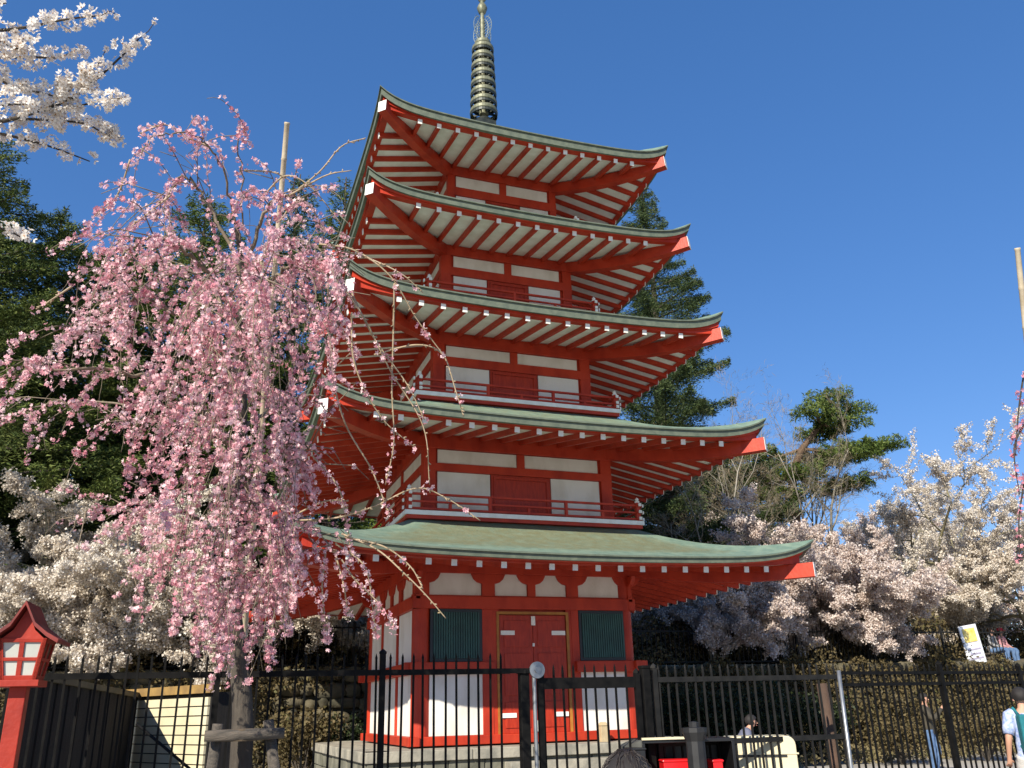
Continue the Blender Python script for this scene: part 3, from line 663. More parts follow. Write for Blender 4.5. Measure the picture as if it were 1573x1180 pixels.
# cream cabinet
def rounded(w_, h_, r_): return [(-w_/2, 0), (w_/2, 0)]+[(w_/2-r_+r_*math.cos(a), h_-r_+r_*math.sin(a)) for a in np.linspace(0, PI/2, 6)]+[(-w_/2+r_*.3, h_)]+[(-w_/2, h_-r_*.3)]
cb = empty('metal_cabinet', (0, 0, 0), 'cream metal cabinet with a rounded top corner behind the dark fence', 'cabinet')
c = at(1163, 1130, 10.5); cb.location = (c.x, c.y, 0); cb.rotation_euler.z = R(-36)
m = MB(); W_ = .78; m.prism(rounded(W_, c.z, .09), -.2, .2); m.build('body', CREAM, cb, bevel=.01)
m = MB(); m.mm(-W_/2+.0, W_/2-.10, -.212, -.195, c.z-.205, c.z-.185); m.mm(-W_/2, -W_/2+.12, -.212, -.195, c.z-.30, c.z-.285); m.build('handle_slot', BLACKP, cb)
m = MB(); m.mm(-W_/2-.01, W_/2+.02, -.208, -.19, c.z-.180, c.z-.165); m.build('lid_edge', CREAM, cb)
# black open cabinet with red bins
bc = empty('open_black_cabinet', (0, 0, 0), 'black open-fronted cabinet with a grey side beside the cream cabinet', 'cabinet')
c = at(1047, 1134, 9.6); bc.location = (c.x, c.y, 0); bc.rotation_euler.z = R(-17); W_ = .92; H_ = c.z
m = MB(); m.mm(-W_/2, W_/2, -.28, .28, H_-.03, H_); m.mm(-W_/2, -W_/2+.03, -.28, .28, .0, H_-.03); m.mm(W_/2-.03, W_/2, -.28, .28, 0, H_-.03); m.mm(-W_/2, W_/2, .24, .28, 0, H_-.03); m.mm(-W_/2+.03, W_/2-.03, -.27, .24, .55, .58)
m.build('carcass', BLACKP, bc, bevel=.004)
m = MB(); m.mm(-W_/2+.0, -.02, -.30, -.26, H_+.001, H_+.022); m.build('top_edge', CREAM, bc)
m = MB(); m.add([(-W_/2-.16, -.1, 0), (-W_/2-.002, -.28, 0), (-W_/2-.002, -.28, H_), (-W_/2-.16, -.1, H_-.06), (-W_/2-.16, .2, 0), (-W_/2-.16, .2, H_-.06), (-W_/2-.002, .2, 0), (-W_/2-.002, .2, H_)], [(0, 1, 2, 3), (4, 0, 3, 5), (3, 2, 7, 5), (6, 4, 5, 7)]); m.build('side_panel', mat('grey_side', (.09, .09, .08), .7, (.05, .05, .045), 5), bc)
RB = mat('red_plastic', (.62, .010, .014), .35)
for x0, x1, lab in ((1015, 1062, 'wide bright red bin inside the black cabinet, left of the dark column'), (1090, 1106, 'narrow bright red bin inside the black cabinet, right of the dark column')):
    a = at(x0, 1168, 9.45); b_ = at(x1, 1168, 9.45); m = MB(); mid = (a+b_)/2; ww = (b_-a).length
    m.box((mid.x, mid.y, mid.z-.16), (ww, .22, .32), rz=R(-17)); m.box((mid.x, mid.y, mid.z-.0), (ww+.02, .24, .025), rz=R(-17))
    tag(m.build('red_bin', RB, bevel=.012), lab, 'bin', 'red bins in the black cabinet')
m = MB(); a = at(1066, 1118, 9.1); m.lathe((a.x, a.y, 0), [(.09, 0), (.09, a.z-.12), (.12, a.z-.04), (.12, a.z), (0, a.z+.01)], 10); m.lathe((a.x, a.y, 0), [(.05, a.z-.01), (.05, a.z+.05), (0, a.z+.06)], 8)
tag(m.build('bollard', mat('charcoal_paint', (.009, .009, .010), .6, (.016, .016, .017), 9)), 'charcoal column with a flared top standing before the black cabinet', 'bollard')
# dark small box left of it
m = MB(); a = at(976, 1152, 9.2); m.box((a.x, a.y, a.z/2), (.16, .2, a.z), rz=R(-17)); m.box((a.x, a.y, a.z+.01), (.18, .22, .02), rz=R(-17))
tag(m.build('small_black_box', BLACKP, bevel=.008), 'small black box at the foot of the right gate post', 'box')
# bench-like stone edge left of plinth
# tree support frame
sf = empty('tree_support', (0, 0, 0), 'log trestle propping the trunk of the weeping cherry', 'tree support')
DS = 7.55
m = MB(); m.tube([at(314, 1131, DS), at(375, 1129, DS), at(437, 1126, DS)], [.040, .045, .040], 10); m.build('crossbar', LOG, sf, smooth=True)
for (xa, ya, xb, yb, dd) in ((335, 1112, 305, 1330, .12), (412, 1106, 440, 1330, .12)):
    a, b_ = at(xa, ya, DS+.10), at(xb, yb, DS+.2); b_ = a+(b_-a)*(a.z/(a.z-b_.z)); m = MB(); m.tube([a, a.lerp(b_, .5), b_], [.042, .05, .055], 10); m.build('leg', LOG, sf, smooth=True)
m = MB()
for q in range(4):
    p = at(372, 1128, DS+.02); m.tube([p+Vector((.16*math.cos(t), .16*math.sin(t)+.12, -.04+.022*q)) for t in np.linspace(0, 2*PI, 17)], .012, 6)
m.build('rope', mat('palm_rope', (.09, .065, .04), .95), sf)
# bamboo poles
def pole(pts, r, label):
    m = MB(); P = [Vector(p) for p in pts]; L = (P[-1]-P[0]).length; n = max(6, int(L/.32)); pp = []; rr = []
    for q in range(n+1):
        c = P[0].lerp(P[-1], q/n); rt = r*(1-.35*q/n)
        pp += [c-(P[-1]-P[0]).normalized()*.012, c, c+(P[-1]-P[0]).normalized()*.012]; rr += [rt, rt*1.18, rt]
    m.tube(pp, rr, 10); return tag(m.build('bamboo_pole', BAMBOO, smooth=True), label, 'pole')
a = at(425, 380, 8.6); t = at(441, 190, 8.6); d = t-a; pole([a-d*(a.z/d.z), t], .038, 'tall bamboo pole standing up through the weeping pink cherry')
a = at(1572, 470, 8.6); t = at(1563, 383, 8.6); d = t-a; pole([a-d*(a.z/d.z), t], .034, 'tall bamboo pole at the right edge against the sky')
# sign on the terrace
sg = empty('notice_board', (0, 0, 0), 'white notice board with a yellow patch on the terrace railing', 'sign')
c = onY(1495, 995, 5.5); sg.location = c; sg.rotation_euler = (0, R(-8), 0)
m = MB(); m.box((0, 0, 0), (.80, .05, 1.5)); m.build('board', mat('sign_white', (.74, .75, .78), .6), sg, bevel=.01)
m = MB(); m.box((-.02, -.035, .42), (.55, .02, .45)); m.build('yellow_patch', mat('sign_yellow', (.75, .52, .08), .6, (.80, .65, .25), 8), sg)
m = MB()
for z_, w2 in ((-.05, .6), (-.2, .5), (-.35, .62)): m.box((0, -.03, z_), (w2, .012, .05))
m.build('printed_lines', mat('sign_print', (.42, .38, .48), .6), sg)
for s_ in (-.3, .3):
    m = MB(); m.box((s_, 0, -1.05), (.05, .05, .6)); m.build('leg', CAPW, sg)
# ------------------------------------------------------------------ trees
def frame(d):
    a = d.orthogonal().normalized(); return a, d.cross(a)
def grow(mb, nodes, p, d, L, r, lvl, P, rnd):
    """one limb and, recursively, its side limbs; collects twig points for foliage"""
    n = P['seg'][lvl]; pts = [p.copy()]; rs = [r]; d = d.normalized(); dirs = [d.copy()]
    for i in range(n):
        w_ = P['wig'][lvl]
        d = (d+Vector((rnd.gauss(0, w_), rnd.gauss(0, w_), rnd.gauss(0, w_)))+Vector((0, 0, P['trop'][lvl]))).normalized()
        p = p+d*(L/n); pts.append(p.copy()); rs.append(r*(1-.72*(i+1)/n)); dirs.append(d.copy())
    mb.tube(pts, rs, P['sides'][lvl])
    last = lvl == len(P['num'])
    if lvl >= P['leaf']:
        k = P['npl'][lvl]
        for j in range(k):
            t = (j+rnd.random())/k; t = t if last else .35+.65*t
            q = t*n; i = min(int(q), n-1); nodes.append((pts[i].lerp(pts[i+1], q-i), dirs[i]))
    if last: return
    m = P['num'][lvl]; ph = rnd.uniform(0, 2*PI)
    for j in range(m):
        t = P['start'][lvl]+(1-P['start'][lvl])*(j+rnd.random()*.8+.2)/m; q = min(t, .999)*n; i = int(q)
        a, b = frame(dirs[i]); ph += 2.4+rnd.uniform(-.4, .4); ang = P['ang'][lvl]*rnd.uniform(.75, 1.25)
        nd = dirs[i]*math.cos(ang)+(a*math.cos(ph)+b*math.sin(ph))*math.sin(ang)
        if P.get('flat') and lvl >= 1: nd.z *= P['flat']
        grow(mb, nodes, pts[i].lerp(pts[i+1], q-i), nd, L*P['len'][lvl]*rnd.uniform(.7, 1.2)*(1.15-.45*t), rs[i]*P['rr'], lvl+1, P, rnd)
CH = dict(seg=[4, 7, 6, 4, 3], wig=[.10, .16, .2, .25, .3], trop=[.1, .015, .01, .02, .03], sides=[9, 7, 5, 4, 3], num=[6, 7, 6, 5], start=[.6, .22, .2, .15],
          ang=[1.0, .8, .8, .7], len=[2.0, .58, .52, .5], rr=.62, leaf=2, npl=[0, 0, 14, 12, 9], flat=.42)
def col(x, y, D):
    a = at(x, y, D); return a.x, a.y, a.z
def cherry(x, y, ztop, seed, label, pet, bark=BARK, per=4, size=.085, H=None, P=CH, spread=1., group='white cherry trees', name='cherry_tree', lean=(0, 0), r=.20, jit=.07, fn=None):
    rnd = random.Random(seed); zb = gz(x, y); H = (ztop-zb)
    t = empty(name, (x, y, zb), label, 'cherry tree', group)
    mb = MB(); nodes = []; Pp = dict(P); L0 = H*.30; Pp['len'] = [2.0*spread]+P['len'][1:]
    grow(mb, nodes, Vector((0, 0, -.2)), Vector((lean[0], lean[1], 1)), L0, r*H/7, 0, Pp, rnd)
    # scale height so that the crown top is where it should be
    zz = max(q[0].z for q in nodes); s = H/zz
    mb.v = [(a, b, c*s) for a, b, c in mb.v]
    P0 = np.array([tuple(q[0]) for q in nodes]); P0[:, 2] *= s
    mb.build('trunk', bark, t, smooth=True)
    pts = np.repeat(P0, per, 0)+rng.normal(size=(len(P0)*per, 3))*jit
    quads('crown', pts, rng.uniform(.6, 1.25, len(pts))*size, pet, t, 1.15)
    return t
TW = foliage('shaded_grey_petals', [(.30, .27, .26), (.48, .45, .44), (.62, .58, .57), (.70, .67, .66)], .35)  # white petals greyed, with the shade put into their colour
trees = [
 (1405, 700, 33, 11, 'big white cherry at the far right, its blossom tips reaching into the sky', FARW2, BARKL, 1.15, (.02, 0)),
 (1545, 760, 27, 12, 'white cherry cut by the right edge, behind the people on the terrace', FARW2, BARKL, 1.1, (-.1, 0)),
 (1190, 770, 29, 13, 'pale pink-white cherry right behind the tip of the lowest roof', FARW, BARK, 1.3, (0, 0)),
 (1300, 800, 26, 14, 'white cherry between the lowest roof tip and the notice board', FARW, BARK, 1.35, (-.05, 0)),
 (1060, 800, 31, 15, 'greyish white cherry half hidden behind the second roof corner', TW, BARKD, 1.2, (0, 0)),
 (1120, 870, 26, 16, 'low white cherry hanging over the terrace railing beside the pagoda wall', FARW, BARKD, 1.5, (0, 0)),
 (1245, 778, 38, 17, 'far white cherry behind the gap between the pine and the lowest roof', FARW, BARK, 1.4, (0, 0)),
 (1345, 765, 40, 18, 'far white cherry left of the big one, below the pine pads', FARW2, BARK, 1.3, (0, 0)),
 (1010, 790, 35, 19, 'far pale cherry just right of the second storey balcony', FARW, BARKD, 1.3, (0, 0)),
 (1480, 790, 38, 20, 'far white cherry behind the notice board', FARW, BARK, 1.5, (0, 0)),
 (1105, 890, 27, 71, 'low grey-pink cherry spreading over the railing next to the pagoda', FARW, BARKD, 1.9, (0, 0)),
 (1250, 880, 28, 72, 'low white cherry over the railing left of the notice board', FARW, BARK, 1.9, (0, 0)),
 (1335, 872, 34, 73, 'low cream cherry just left of the notice board', FARW2, BARKL, 1.8, (0, 0)),
 (25, 840, 20, 74, 'low cream cherry at the left edge, right behind the lantern roof', FARW2, BARKL, 1.9, (0, 0)),
 (150, 850, 21, 75, 'low cream cherry between the lantern and the weeping cherry', FARW2, BARK, 1.9, (0, 0)),
 (285, 850, 23, 76, 'low white cherry behind the cream shed', FARW2, BARK, 1.9, (0, 0)),
 (430, 850, 25, 77, 'low white cherry behind the log trestle', FARW2, BARK, 1.9, (0, 0)),
 (60, 745, 20, 21, 'cream-white cherry right above the red lantern', FARW2, BARKL, 1.2, (.05, 0)),
 (215, 765, 22, 22, 'white cherry behind the lower left of the weeping cherry', FARW2, BARK, 1.2, (0, 0)),
 (340, 765, 25, 23, 'white cherry behind the weeping cherry trunk', FARW2, BARK, 1.2, (0, 0)),
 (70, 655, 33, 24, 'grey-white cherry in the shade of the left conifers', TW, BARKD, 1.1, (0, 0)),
 (480, 860, 26, 25, 'white cherry seen between the weeping strands and the pagoda wall', FARW2, BARKD, 1.2, (0, 0)),
]
for (x, y, D, sd_, lab, pet, bk, sp_x, ln_) in trees:
    X, Y, Z = col(x, y, D); Y = max(Y, 6.6)
    a = onY(x, y, Y if D < 33 else Y+D-30); cherry(a.x, a.y, a.z, sd_, lab, pet, bk, per=8, size=.066, spread=sp_x, lean=ln_, jit=.055)
# conifers
def conifer(x, y, ztop, Rb, seed, label, m=NEED, dens=1., group='tall conifers on the slope', leafsz=.36, droop=.25, low=.08, name='conifer', pw=.8, rag=.25, ztr=None):
    rnd = random.Random(seed); zb = gz(x, y); H = ztop-zb
    t = empty(name, (x, y, zb), label, 'conifer tree', group); mb = MB()
    ph = rnd.uniform(0, 6); mb.tube([(math.sin(q*1.3+ph)*.06*q*(1-q/9), 0, H*q/8-.2*(q == 0)) for q in range(9)], [H*.018*(1-.93*q/8) for q in range(9)], 8)
    P0 = []; A0 = []; h = low*H; phi = 0
    while h < H*.985:
        f = (h/H-low)/(1-low); Lm = Rb*((1-f)**pw)*(1 if f > .06 else .8)+.12
        for q in range(rnd.choice((3, 4))):
            phi += 2.4+rnd.uniform(-.5, .5); L = Lm*rnd.uniform(1-rag*1.6, 1+rag)
            dd = Vector((math.cos(phi), math.sin(phi), rnd.uniform(.0, .35))); sg_ = max(3, int(L/.7)); p = Vector((0, 0, h)); pts = [p.copy()]
            for k in range(sg_):
                u = k/sg_; v = Vector((dd.x, dd.y, dd.z-droop*2*u*(1-u*.9)+.12*u)); p = p+v.normalized()*L/sg_; pts.append(p.copy())
            mb.tube(pts, [.012*L+.012]+[.01*L*(1-k/sg_)+.004 for k in range(sg_)], 4)
            m_ = max(6, int((L*L*7+L*9)*dens*3.9))
            for k in range(m_):
                u = rnd.random()**.6; q2 = u*sg_; i2 = min(int(q2), sg_-1); c = pts[i2].lerp(pts[i2+1], q2-i2)
                wdt = L*.30*(1-u)**.7+.10; s_ = rnd.gauss(0, .55)
                side = Vector((-dd.y, dd.x, 0))
                P0.append(tuple(c+side*wdt*s_+Vector((0, 0, rnd.gauss(0, .09)-.10*abs(s_))))); a_ = Vector((dd.x, dd.y, .1))*.8+side*math.copysign(.7, s_); A0.append(tuple(a_.normalized()))
        h += (.26+.30*(1-f))*max(.45, H/22)
    mb.build('trunk', BARKD, t, smooth=True)
    quads('crown', P0, rng.uniform(.55, 1.25, len(P0))*leafsz*.50, m, t, 4.6, np.array(A0), .6)
    return t
def con(x, y, D, Rb, *a, **k):
    p = at(x, y, D); return conifer(p.x, p.y, p.z, Rb, *a, **k)
con(985, 274, 40, 5.3, 31, 'tall pointed dark conifer rising right behind the pagoda', NEEDB, dens=4.2, leafsz=.29, low=.12, pw=.85, rag=.14, droop=.18)
con(-40, 190, 33, 6.6, 32, 'tall dark conifer at the left edge below the white cherry spray', NEED, dens=1.5, leafsz=.36, pw=.62)
con(95, 330, 34, 5.8, 33, 'dark conifer second from the left edge', NEED, dens=1.4, leafsz=.38, pw=.55)
con(205, 385, 36, 5.5, 34, 'dark green conifer left of the weeping cherry crown', NEED, dens=1.3, leafsz=.40, pw=.5)
con(320, 300, 36, 5.0, 35, 'green conifer mostly hidden behind the pink crown', PINE, dens=1.2, leafsz=.40, pw=.55)
con(462, 268, 40, 4.0, 36, 'slender blue-green conifer right of the bamboo pole', NEEDB, dens=1.2, leafsz=.42, pw=.7)
con(530, 272, 38, 3.6, 37, 'slender green conifer touching the left eave of the top roof', PINE, dens=1.2, leafsz=.40, pw=.7)
con(620, 560, 44, 5.5, 38, 'dark conifer behind the middle of the pagoda', NEED, dens=.7, leafsz=.5, pw=.6)
con(400, 520, 38, 5.0, 39, 'dark conifer low behind the weeping cherry', NEED, dens=1.1, leafsz=.42, pw=.5)
con(20, 520, 36, 5.0, 40, 'low dark conifer behind the grey-white cherry', NEED, dens=1.2, leafsz=.36, pw=.5)
con(250, 560, 37, 4.6, 41, 'low dark conifer behind the white cherries on the left', NEED, dens=1.1, leafsz=.38, pw=.5)
con(1100, 690, 42, 4.0, 42, 'low dark conifer behind the bare tree', NEEDB, dens=1., leafsz=.42, pw=.5)
con(1010, 640, 36, 4.6, 43, 'low dark conifer between the pagoda and the greyish cherry', NEEDB, dens=1., leafsz=.42, pw=.5)
# spreading pine
def pine():
    D = 34; b = at(1222, 1000, D); X, Y = b.x, b.y; zb = gz(X, Y); t = empty('pine_tree', (X, Y, zb), 'spreading pine with flat yellow-green pads right of the pagoda', 'pine tree')
    o = Vector((X, Y, zb)); mb = MB(); P0 = []; rnd = random.Random(5)
    tr = [Vector((0, 0, -.2))]+[at(*q)-o for q in ((1218, 880, D), (1222, 800, D), (1216, 730, D), (1232, 690, D), (1262, 650, D), (1275, 615, D))]
    mb.tube(tr, [.26, .22, .19, .16, .12, .08, .03], 8)
    pads = [(1275, 612, 0, 30, 14), (1298, 632, .6, 34, 13), (1252, 632, -.5, 30, 14), (1285, 652, .2, 40, 14), (1262, 668, .8, 34, 12), (1330, 688, 0, 44, 10), (1298, 700, -.5, 40, 12), (1362, 686, .2, 16, 6),
            (1262, 705, .7, 40, 12), (1180, 735, 0, 42, 16), (1150, 755, .8, 38, 16), (1205, 762, -.7, 40, 15), (1170, 700, .9, 34, 12), (1308, 742, 0, 32, 11), (1280, 752, 1., 30, 10), (1232, 726, -1, 36, 12), (1120, 745, 1.5, 34, 16), (1190, 790, 1, 36, 12)]
    for (x, y, dd, w_, h_) in pads:
        c = at(x, y, D+dd*1.6)-o; k = D/FPX
        near = min(tr[2:], key=lambda q: (q-c).length+abs(q.z-c.z+.4))
        mid = near.lerp(c, .5)+Vector((0, 0, -.15)); mb.tube([near, mid, c+Vector((0, 0, -.1))], [.07, .05, .015], 5)
        for j in range(int(w_*w_*1.2)):
            a, rr = rnd.uniform(0, 2*PI), math.sqrt(rnd.random())
            lump = 1+.3*math.sin(a*3+x)
            P0.append((c.x+w_*k*rr*math.cos(a)*lump, c.y+w_*k*rr*math.sin(a)*lump, c.z+h_*k*rnd.uniform(-.7, .9)*(1-.5*rr)+.10*math.sin(7*a+x)))
    mb.build('trunk', mat('red_pine_bark', (.17, .10, .06), .9, (.09, .06, .04), 6, .6, 20), t, smooth=True)
    quads('crown', P0, rng.uniform(.12, .26, len(P0)), PINE, t, 5, np.array([[0, 0, 1.]]*len(P0)), .3)
pine()
# bare trees
BR = dict(seg=[5, 7, 6, 5, 4], wig=[.08, .12, .16, .2, .22], trop=[.1, .05, .04, .04, .03], sides=[7, 5, 4, 3, 3], num=[5, 6, 6, 5], start=[.5, .25, .25, .2], ang=[.7, .7, .7, .7], len=[1.5, .58, .5, .5], rr=.6, leaf=3, npl=[0, 0, 0, 5, 5])
def bare(x, y, D, seed, label, bark, sp=1., tw=True, size=.10):
    p = at(x, y, D); rnd = random.Random(seed); zb = gz(p.x, p.y); H = p.z-zb
    t = empty('bare_tree', (p.x, p.y, zb), label, 'bare tree', 'bare trees behind the pagoda'); mb = MB(); nodes = []
    P = dict(BR); P['len'] = [1.5*sp]+BR['len'][1:]
    grow(mb, nodes, Vector((0, 0, -.2)), Vector((0, 0, 1)), H*.42, H*.016, 0, P, rnd)
    zz = max(q[0].z for q in nodes); s = H/zz; mb.v = [(a, b, c*s) for a, b, c in mb.v]; mb.build('trunk', bark, t, smooth=True)
    if tw:
        P0 = np.array([tuple(q[0]) for q in nodes]); P0[:, 2] *= s; A = np.array([tuple(q[1]) for q in nodes])
        quads('crown', P0+rng.normal(size=(len(P0), 3))*.06, size*2.6, HAZET, t, 26, A, .7)
BARKG = mat('grey_bark', (.30, .27, .22), .85, (.20, .18, .14), 6, .4, 20, stretch=(1, 1, .4))
bare(1050, 575, 31, 51, 'bare tree with a fine brown haze of twigs in front of the tall conifer', BARKG, 1.1)
bare(1215, 600, 35, 53, 'slender bare tree standing up beside the pine top', BARKG, .8)
bare(1165, 640, 33, 54, 'bare tree with pale grey limbs behind the second roof tip', BARKG, 1.)
# undergrowth on the terrace and slope (nobody could count it)
def scatter(name, boxes, n, size, m, label, cat, hmax, extra=()):
    P0 = []
    for (x0, x1, y0, y1, wgt) in boxes:
        k = int(n*wgt); xs = rng.uniform(x0, x1, k); ys = rng.uniform(y0, y1, k)
        if name == 'undergrowth':
            qx = onY(1534, 1000, 7.0).x; kk = (np.abs(xs-qx+.4) > 1.9) | (ys > 8.2); xs = xs[kk]; ys = ys[kk]; k = len(xs)
        hh = hmax*(.25+.75*(.5+.5*np.sin(xs*1.7+np.sin(ys*1.3)*2)*np.cos(ys*1.1+xs*.6)))*rng.random(k)**.8
        P0 += [(a, b, gz(a, b)+c) for a, b, c in zip(xs, ys, hh)]
    for (x0, x1, y0, y1, z0, z1, k) in extra:
        xs = rng.uniform(x0, x1, k); zz = rng.uniform(z0, z1, k)+.18*np.sin(xs*2.3)+.1*np.sin(xs*5.1); P0 += [(a, b, c) for a, b, c in zip(xs, rng.uniform(y0, y1, k), zz)]
    o = quads(name, P0, rng.uniform(.6, 1.3, len(P0))*size, m, None, 1.7); tag(o, label, cat, kind='stuff'); return o
scatter('undergrowth', [(-20, 4, 6.2, 9, .3), (4, 30, 6.2, 9, .35), (-20, 6, 9, 16, .15), (6, 40, 9, 18, .2)], 60000, .16, SCRUB, 'brown and olive scrub growing on the slope behind the railing', 'undergrowth', 2.0)
scatter('evergreen_scrub', [(-22, 7, 9, 13, .4), (-25, 12, 13, 22, .3), (9, 40, 12, 20, .3)], 56000, .24, EVER, 'dark evergreen scrub behind the white cherries', 'undergrowth', 3.6)
scatter('bank_scrub', [(3.4, 24, 4.5, 5.3, .75), (-12, -2.6, 4.9, 5.3, .25)], 34000, .11, SCRUB, 'brown dry scrub and creepers hanging over the stone wall', 'undergrowth', 3.3, [(3.4, 24, 5.0, 5.35, 1.9, 2.72, 9000), (-14, -2.4, 5.0, 5.35, 2.3, 2.9, 2500)])
scatter('dry_grass', [(-14, -3.6, 4.2, 5.25, .2), (3.6, 22, 2.2, 5.25, .8)], 14000, .11, foliage('dry_grass_blades', [(.16, .13, .06), (.26, .21, .11), (.12, .12, .04)], .2), 'dry grass and weeds at the foot of the stone wall', 'grass', .45)
def bush(x, y, r_, h_, seed, m, label, n=2600, size=.10):
    rnd = random.Random(seed); zb = gz(x, y); t = empty('shrub', (x, y, zb), label, 'shrub', 'shrubs around the pagoda'); mb = MB(); P0 = []
    for k in range(14):
        a = rnd.uniform(0, 6.28); q = rnd.uniform(.2, .8)*r_; e = Vector((math.cos(a)*q, math.sin(a)*q, h_*rnd.uniform(.5, .95)))
        mb.tube([(0, 0, 0), e*.5+Vector((0, 0, .1)), e], [.02, .014, .005], 4)
        for j in range(n//14): v = Vector((rnd.gauss(0, 1), rnd.gauss(0, 1), rnd.gauss(0, .8))); v = v.normalized()*rnd.random()**.5; P0.append((e.x+v.x*r_*.42, e.y+v.y*r_*.42, max(.03, e.z+v.z*h_*.35)))
    mb.build('stems', BARKD, t); quads('foliage', P0, rng.uniform(.6, 1.2, len(P0))*size, m, t, 1.6)
for (x, Y, r_, h_, s_, m_, lab) in ((470, 3.6, .9, 1.5, 61, SCRUB, 'brown shrub against the stone wall left of the pagoda'), (540, 4.2, .7, 1.3, 62, EVER, 'dark shrub close to the left wall of the pagoda'),
     (1060, 3.2, 1.0, 1.7, 63, EVER, 'dark shrub right behind the pagoda plinth'), (1150, 2.6, 1.1, 1.9, 64, EVER, 'larger dark shrub behind the dark fence'), (1250, 2.9, 1.1, 1.6, 65, EVER, 'dark shrub behind the brown timber post'),
     (1370, 1.5, 1.0, 1.0, 66, SCRUB, 'low brown shrub left of the photographer in jeans'), (1500, 1.0, 1.0, 1.1, 67, SCRUB, 'brown shrub between the photographer and the backpack wearer')):
    p = onY(x, 1080, Y); bush(p.x, p.y, r_, h_, s_, m_, lab)
p = at(372, 1180, 8.4); bush(p.x, p.y, .35, .95, 68, foliage('fresh_leaves', [(.10, .16, .03), (.20, .26, .06), (.30, .34, .10)], .3), 'small fresh green shrub under the log trestle', 700, .06)

# ------------------------------------------------------------------ weeping cherry
def bez(pts, n=8):
    """Catmull-Rom through the points"""
    P = [Vector(p) for p in pts]; P = [P[0]*2-P[1]]+P+[P[-1]*2-P[-2]]; out = []
    for i in range(1, len(P)-2):
        for k in range(n):
            t = k/n; a, b, c, d = P[i-1], P[i], P[i+1], P[i+2]
            out.append(.5*((2*b)+(c-a)*t+(2*a-5*b+4*c-d)*t*t+(3*b-3*c+d-a)*t**3))
    out.append(P[-2]); return out
def bottom(x):
    return float(np.interp(x, [-80, 0, 60, 100, 160, 200, 260, 330, 380, 430, 480, 520, 560, 620, 660], [700, 720, 760, 800, 900, 985, 1010, 1075, 1110, 1040, 985, 960, 950, 860, 700]))
def weeping():
    rnd = random.Random(99); DT = 8.0; b = at(372, 1130, DT); O = Vector((b.x, b.y, 0)); t = empty('weeping_cherry', O, 'weeping cherry covered in pink blossom, hanging in front of the left side of the pagoda', 'weeping cherry')
    tr = MB(); br = MB(); A = lambda x, y, D: at(x, y, D)-O
    trunk = [Vector((0, 0, -.1)), A(372, 1130, DT), A(364, 1000, DT), A(352, 870, DT), A(362, 760, DT), A(372, 640, DT), A(368, 530, DT), A(374, 430, DT), A(362, 340, DT)]
    tp = bez(trunk, 6); tr.tube(tp, [.105*(1-.82*(i/(len(tp)-1))**.8) for i in range(len(tp))], 12)
    tr.build('trunk', BARK, t, smooth=True)
    L = []                                    # limbs: (points in the picture with distance, radius, strand count, length range)
    def limb(pts, r_, n, l0, l1):
        q = bez([A(*p) for p in pts], 8); r_ = min(r_, .027)*.72
        q = q[:3]+[c+Vector((rnd.gauss(0, .014), rnd.gauss(0, .014), rnd.gauss(0, .016))) for c in q[3:]]
        L.append((q, r_, n, l0, l1))
    limb([(362, 345, 8), (345, 265, 7.8), (310, 215, 7.6), (268, 202, 7.5), (225, 222, 7.4), (195, 262, 7.4)], .015, 7, .3, .8)
    limb([(368, 380, 8), (372, 300, 7.9), (366, 215, 7.8), (374, 198, 7.7), (382, 230, 7.7)], .012, 6, .3, .8)
    limb([(374, 430, 8), (330, 330, 8.2), (290, 275, 8.3), (262, 290, 8.3), (235, 340, 8.4)], .026, 16, .4, 1.3)
    limb([(372, 430, 8), (405, 330, 7.8), (440, 300, 7.6), (480, 320, 7.5), (500, 370, 7.4)], .026, 13, .4, 1.2)
    limb([(372, 500, 8), (300, 400, 7.6), (245, 368, 7.4), (195, 385, 7.3), (165, 430, 7.2)], .035, 24, .4, 1.3)
    limb([(372, 520, 8), (320, 440, 8.4), (255, 400, 8.8), (205, 410, 9.1), (165, 460, 9.2)], .032, 20, .4, 1.4)
    limb([(372, 600, 8), (290, 500, 7.5), (215, 460, 7.3), (165, 490, 7.2), (130, 545, 7.1)], .032, 20, .3, 1.0)
    limb([(365, 700, 8), (280, 600, 7.6), (170, 570, 7.3), (60, 570, 7.2), (-20, 585, 7.1), (-90, 640, 7.1)], .030, 20, .25, .7)
    limb([(365, 720, 8), (300, 650, 8.5), (200, 620, 8.9), (80, 620, 9.2), (-20, 650, 9.4)], .026, 14, .3, .7)
    limb([(372, 470, 8), (400, 400, 8.3), (440, 370, 8.6), (480, 385, 8.8), (510, 430, 8.9)], .030, 24, .6, 2.0)
    limb([(372, 520, 8), (420, 430, 7.5), (470, 400, 7.2), (500, 405, 7.1), (525, 450, 7.0)], .032, 26, .6, 2.2)
    limb([(372, 580, 8), (430, 500, 7.6), (490, 480, 7.3), (525, 505, 7.2), (550, 560, 7.1)], .030, 14, .4, 1.2)
    limb([(372, 560, 8), (395, 480, 7.4), (400, 430, 6.9), (395, 440, 6.5), (390, 500, 6.3)], .030, 24, .8, 2.4)
    limb([(372, 560, 8), (350, 470, 7.4), (330, 430, 6.9), (300, 440, 6.6), (285, 500, 6.5)], .030, 16, .6, 1.8)
    limb([(372, 560, 8), (380, 470, 8.7), (385, 420, 9.2), (380, 450, 9.6)], .028, 20, .8, 2.4)
    limb([(360, 780, 8), (420, 700, 7.6), (470, 680, 7.4), (500, 720, 7.3)], .026, 18, .5, 1.6)
    limb([(352, 860, 8), (290, 790, 7.5), (230, 780, 7.2), (190, 820, 7.1)], .026, 10, .3, .8)
    limb([(356, 840, 8), (420, 800, 7.6), (480, 810, 7.3), (520, 850, 7.1)], .026, 12, .4, 1.0)
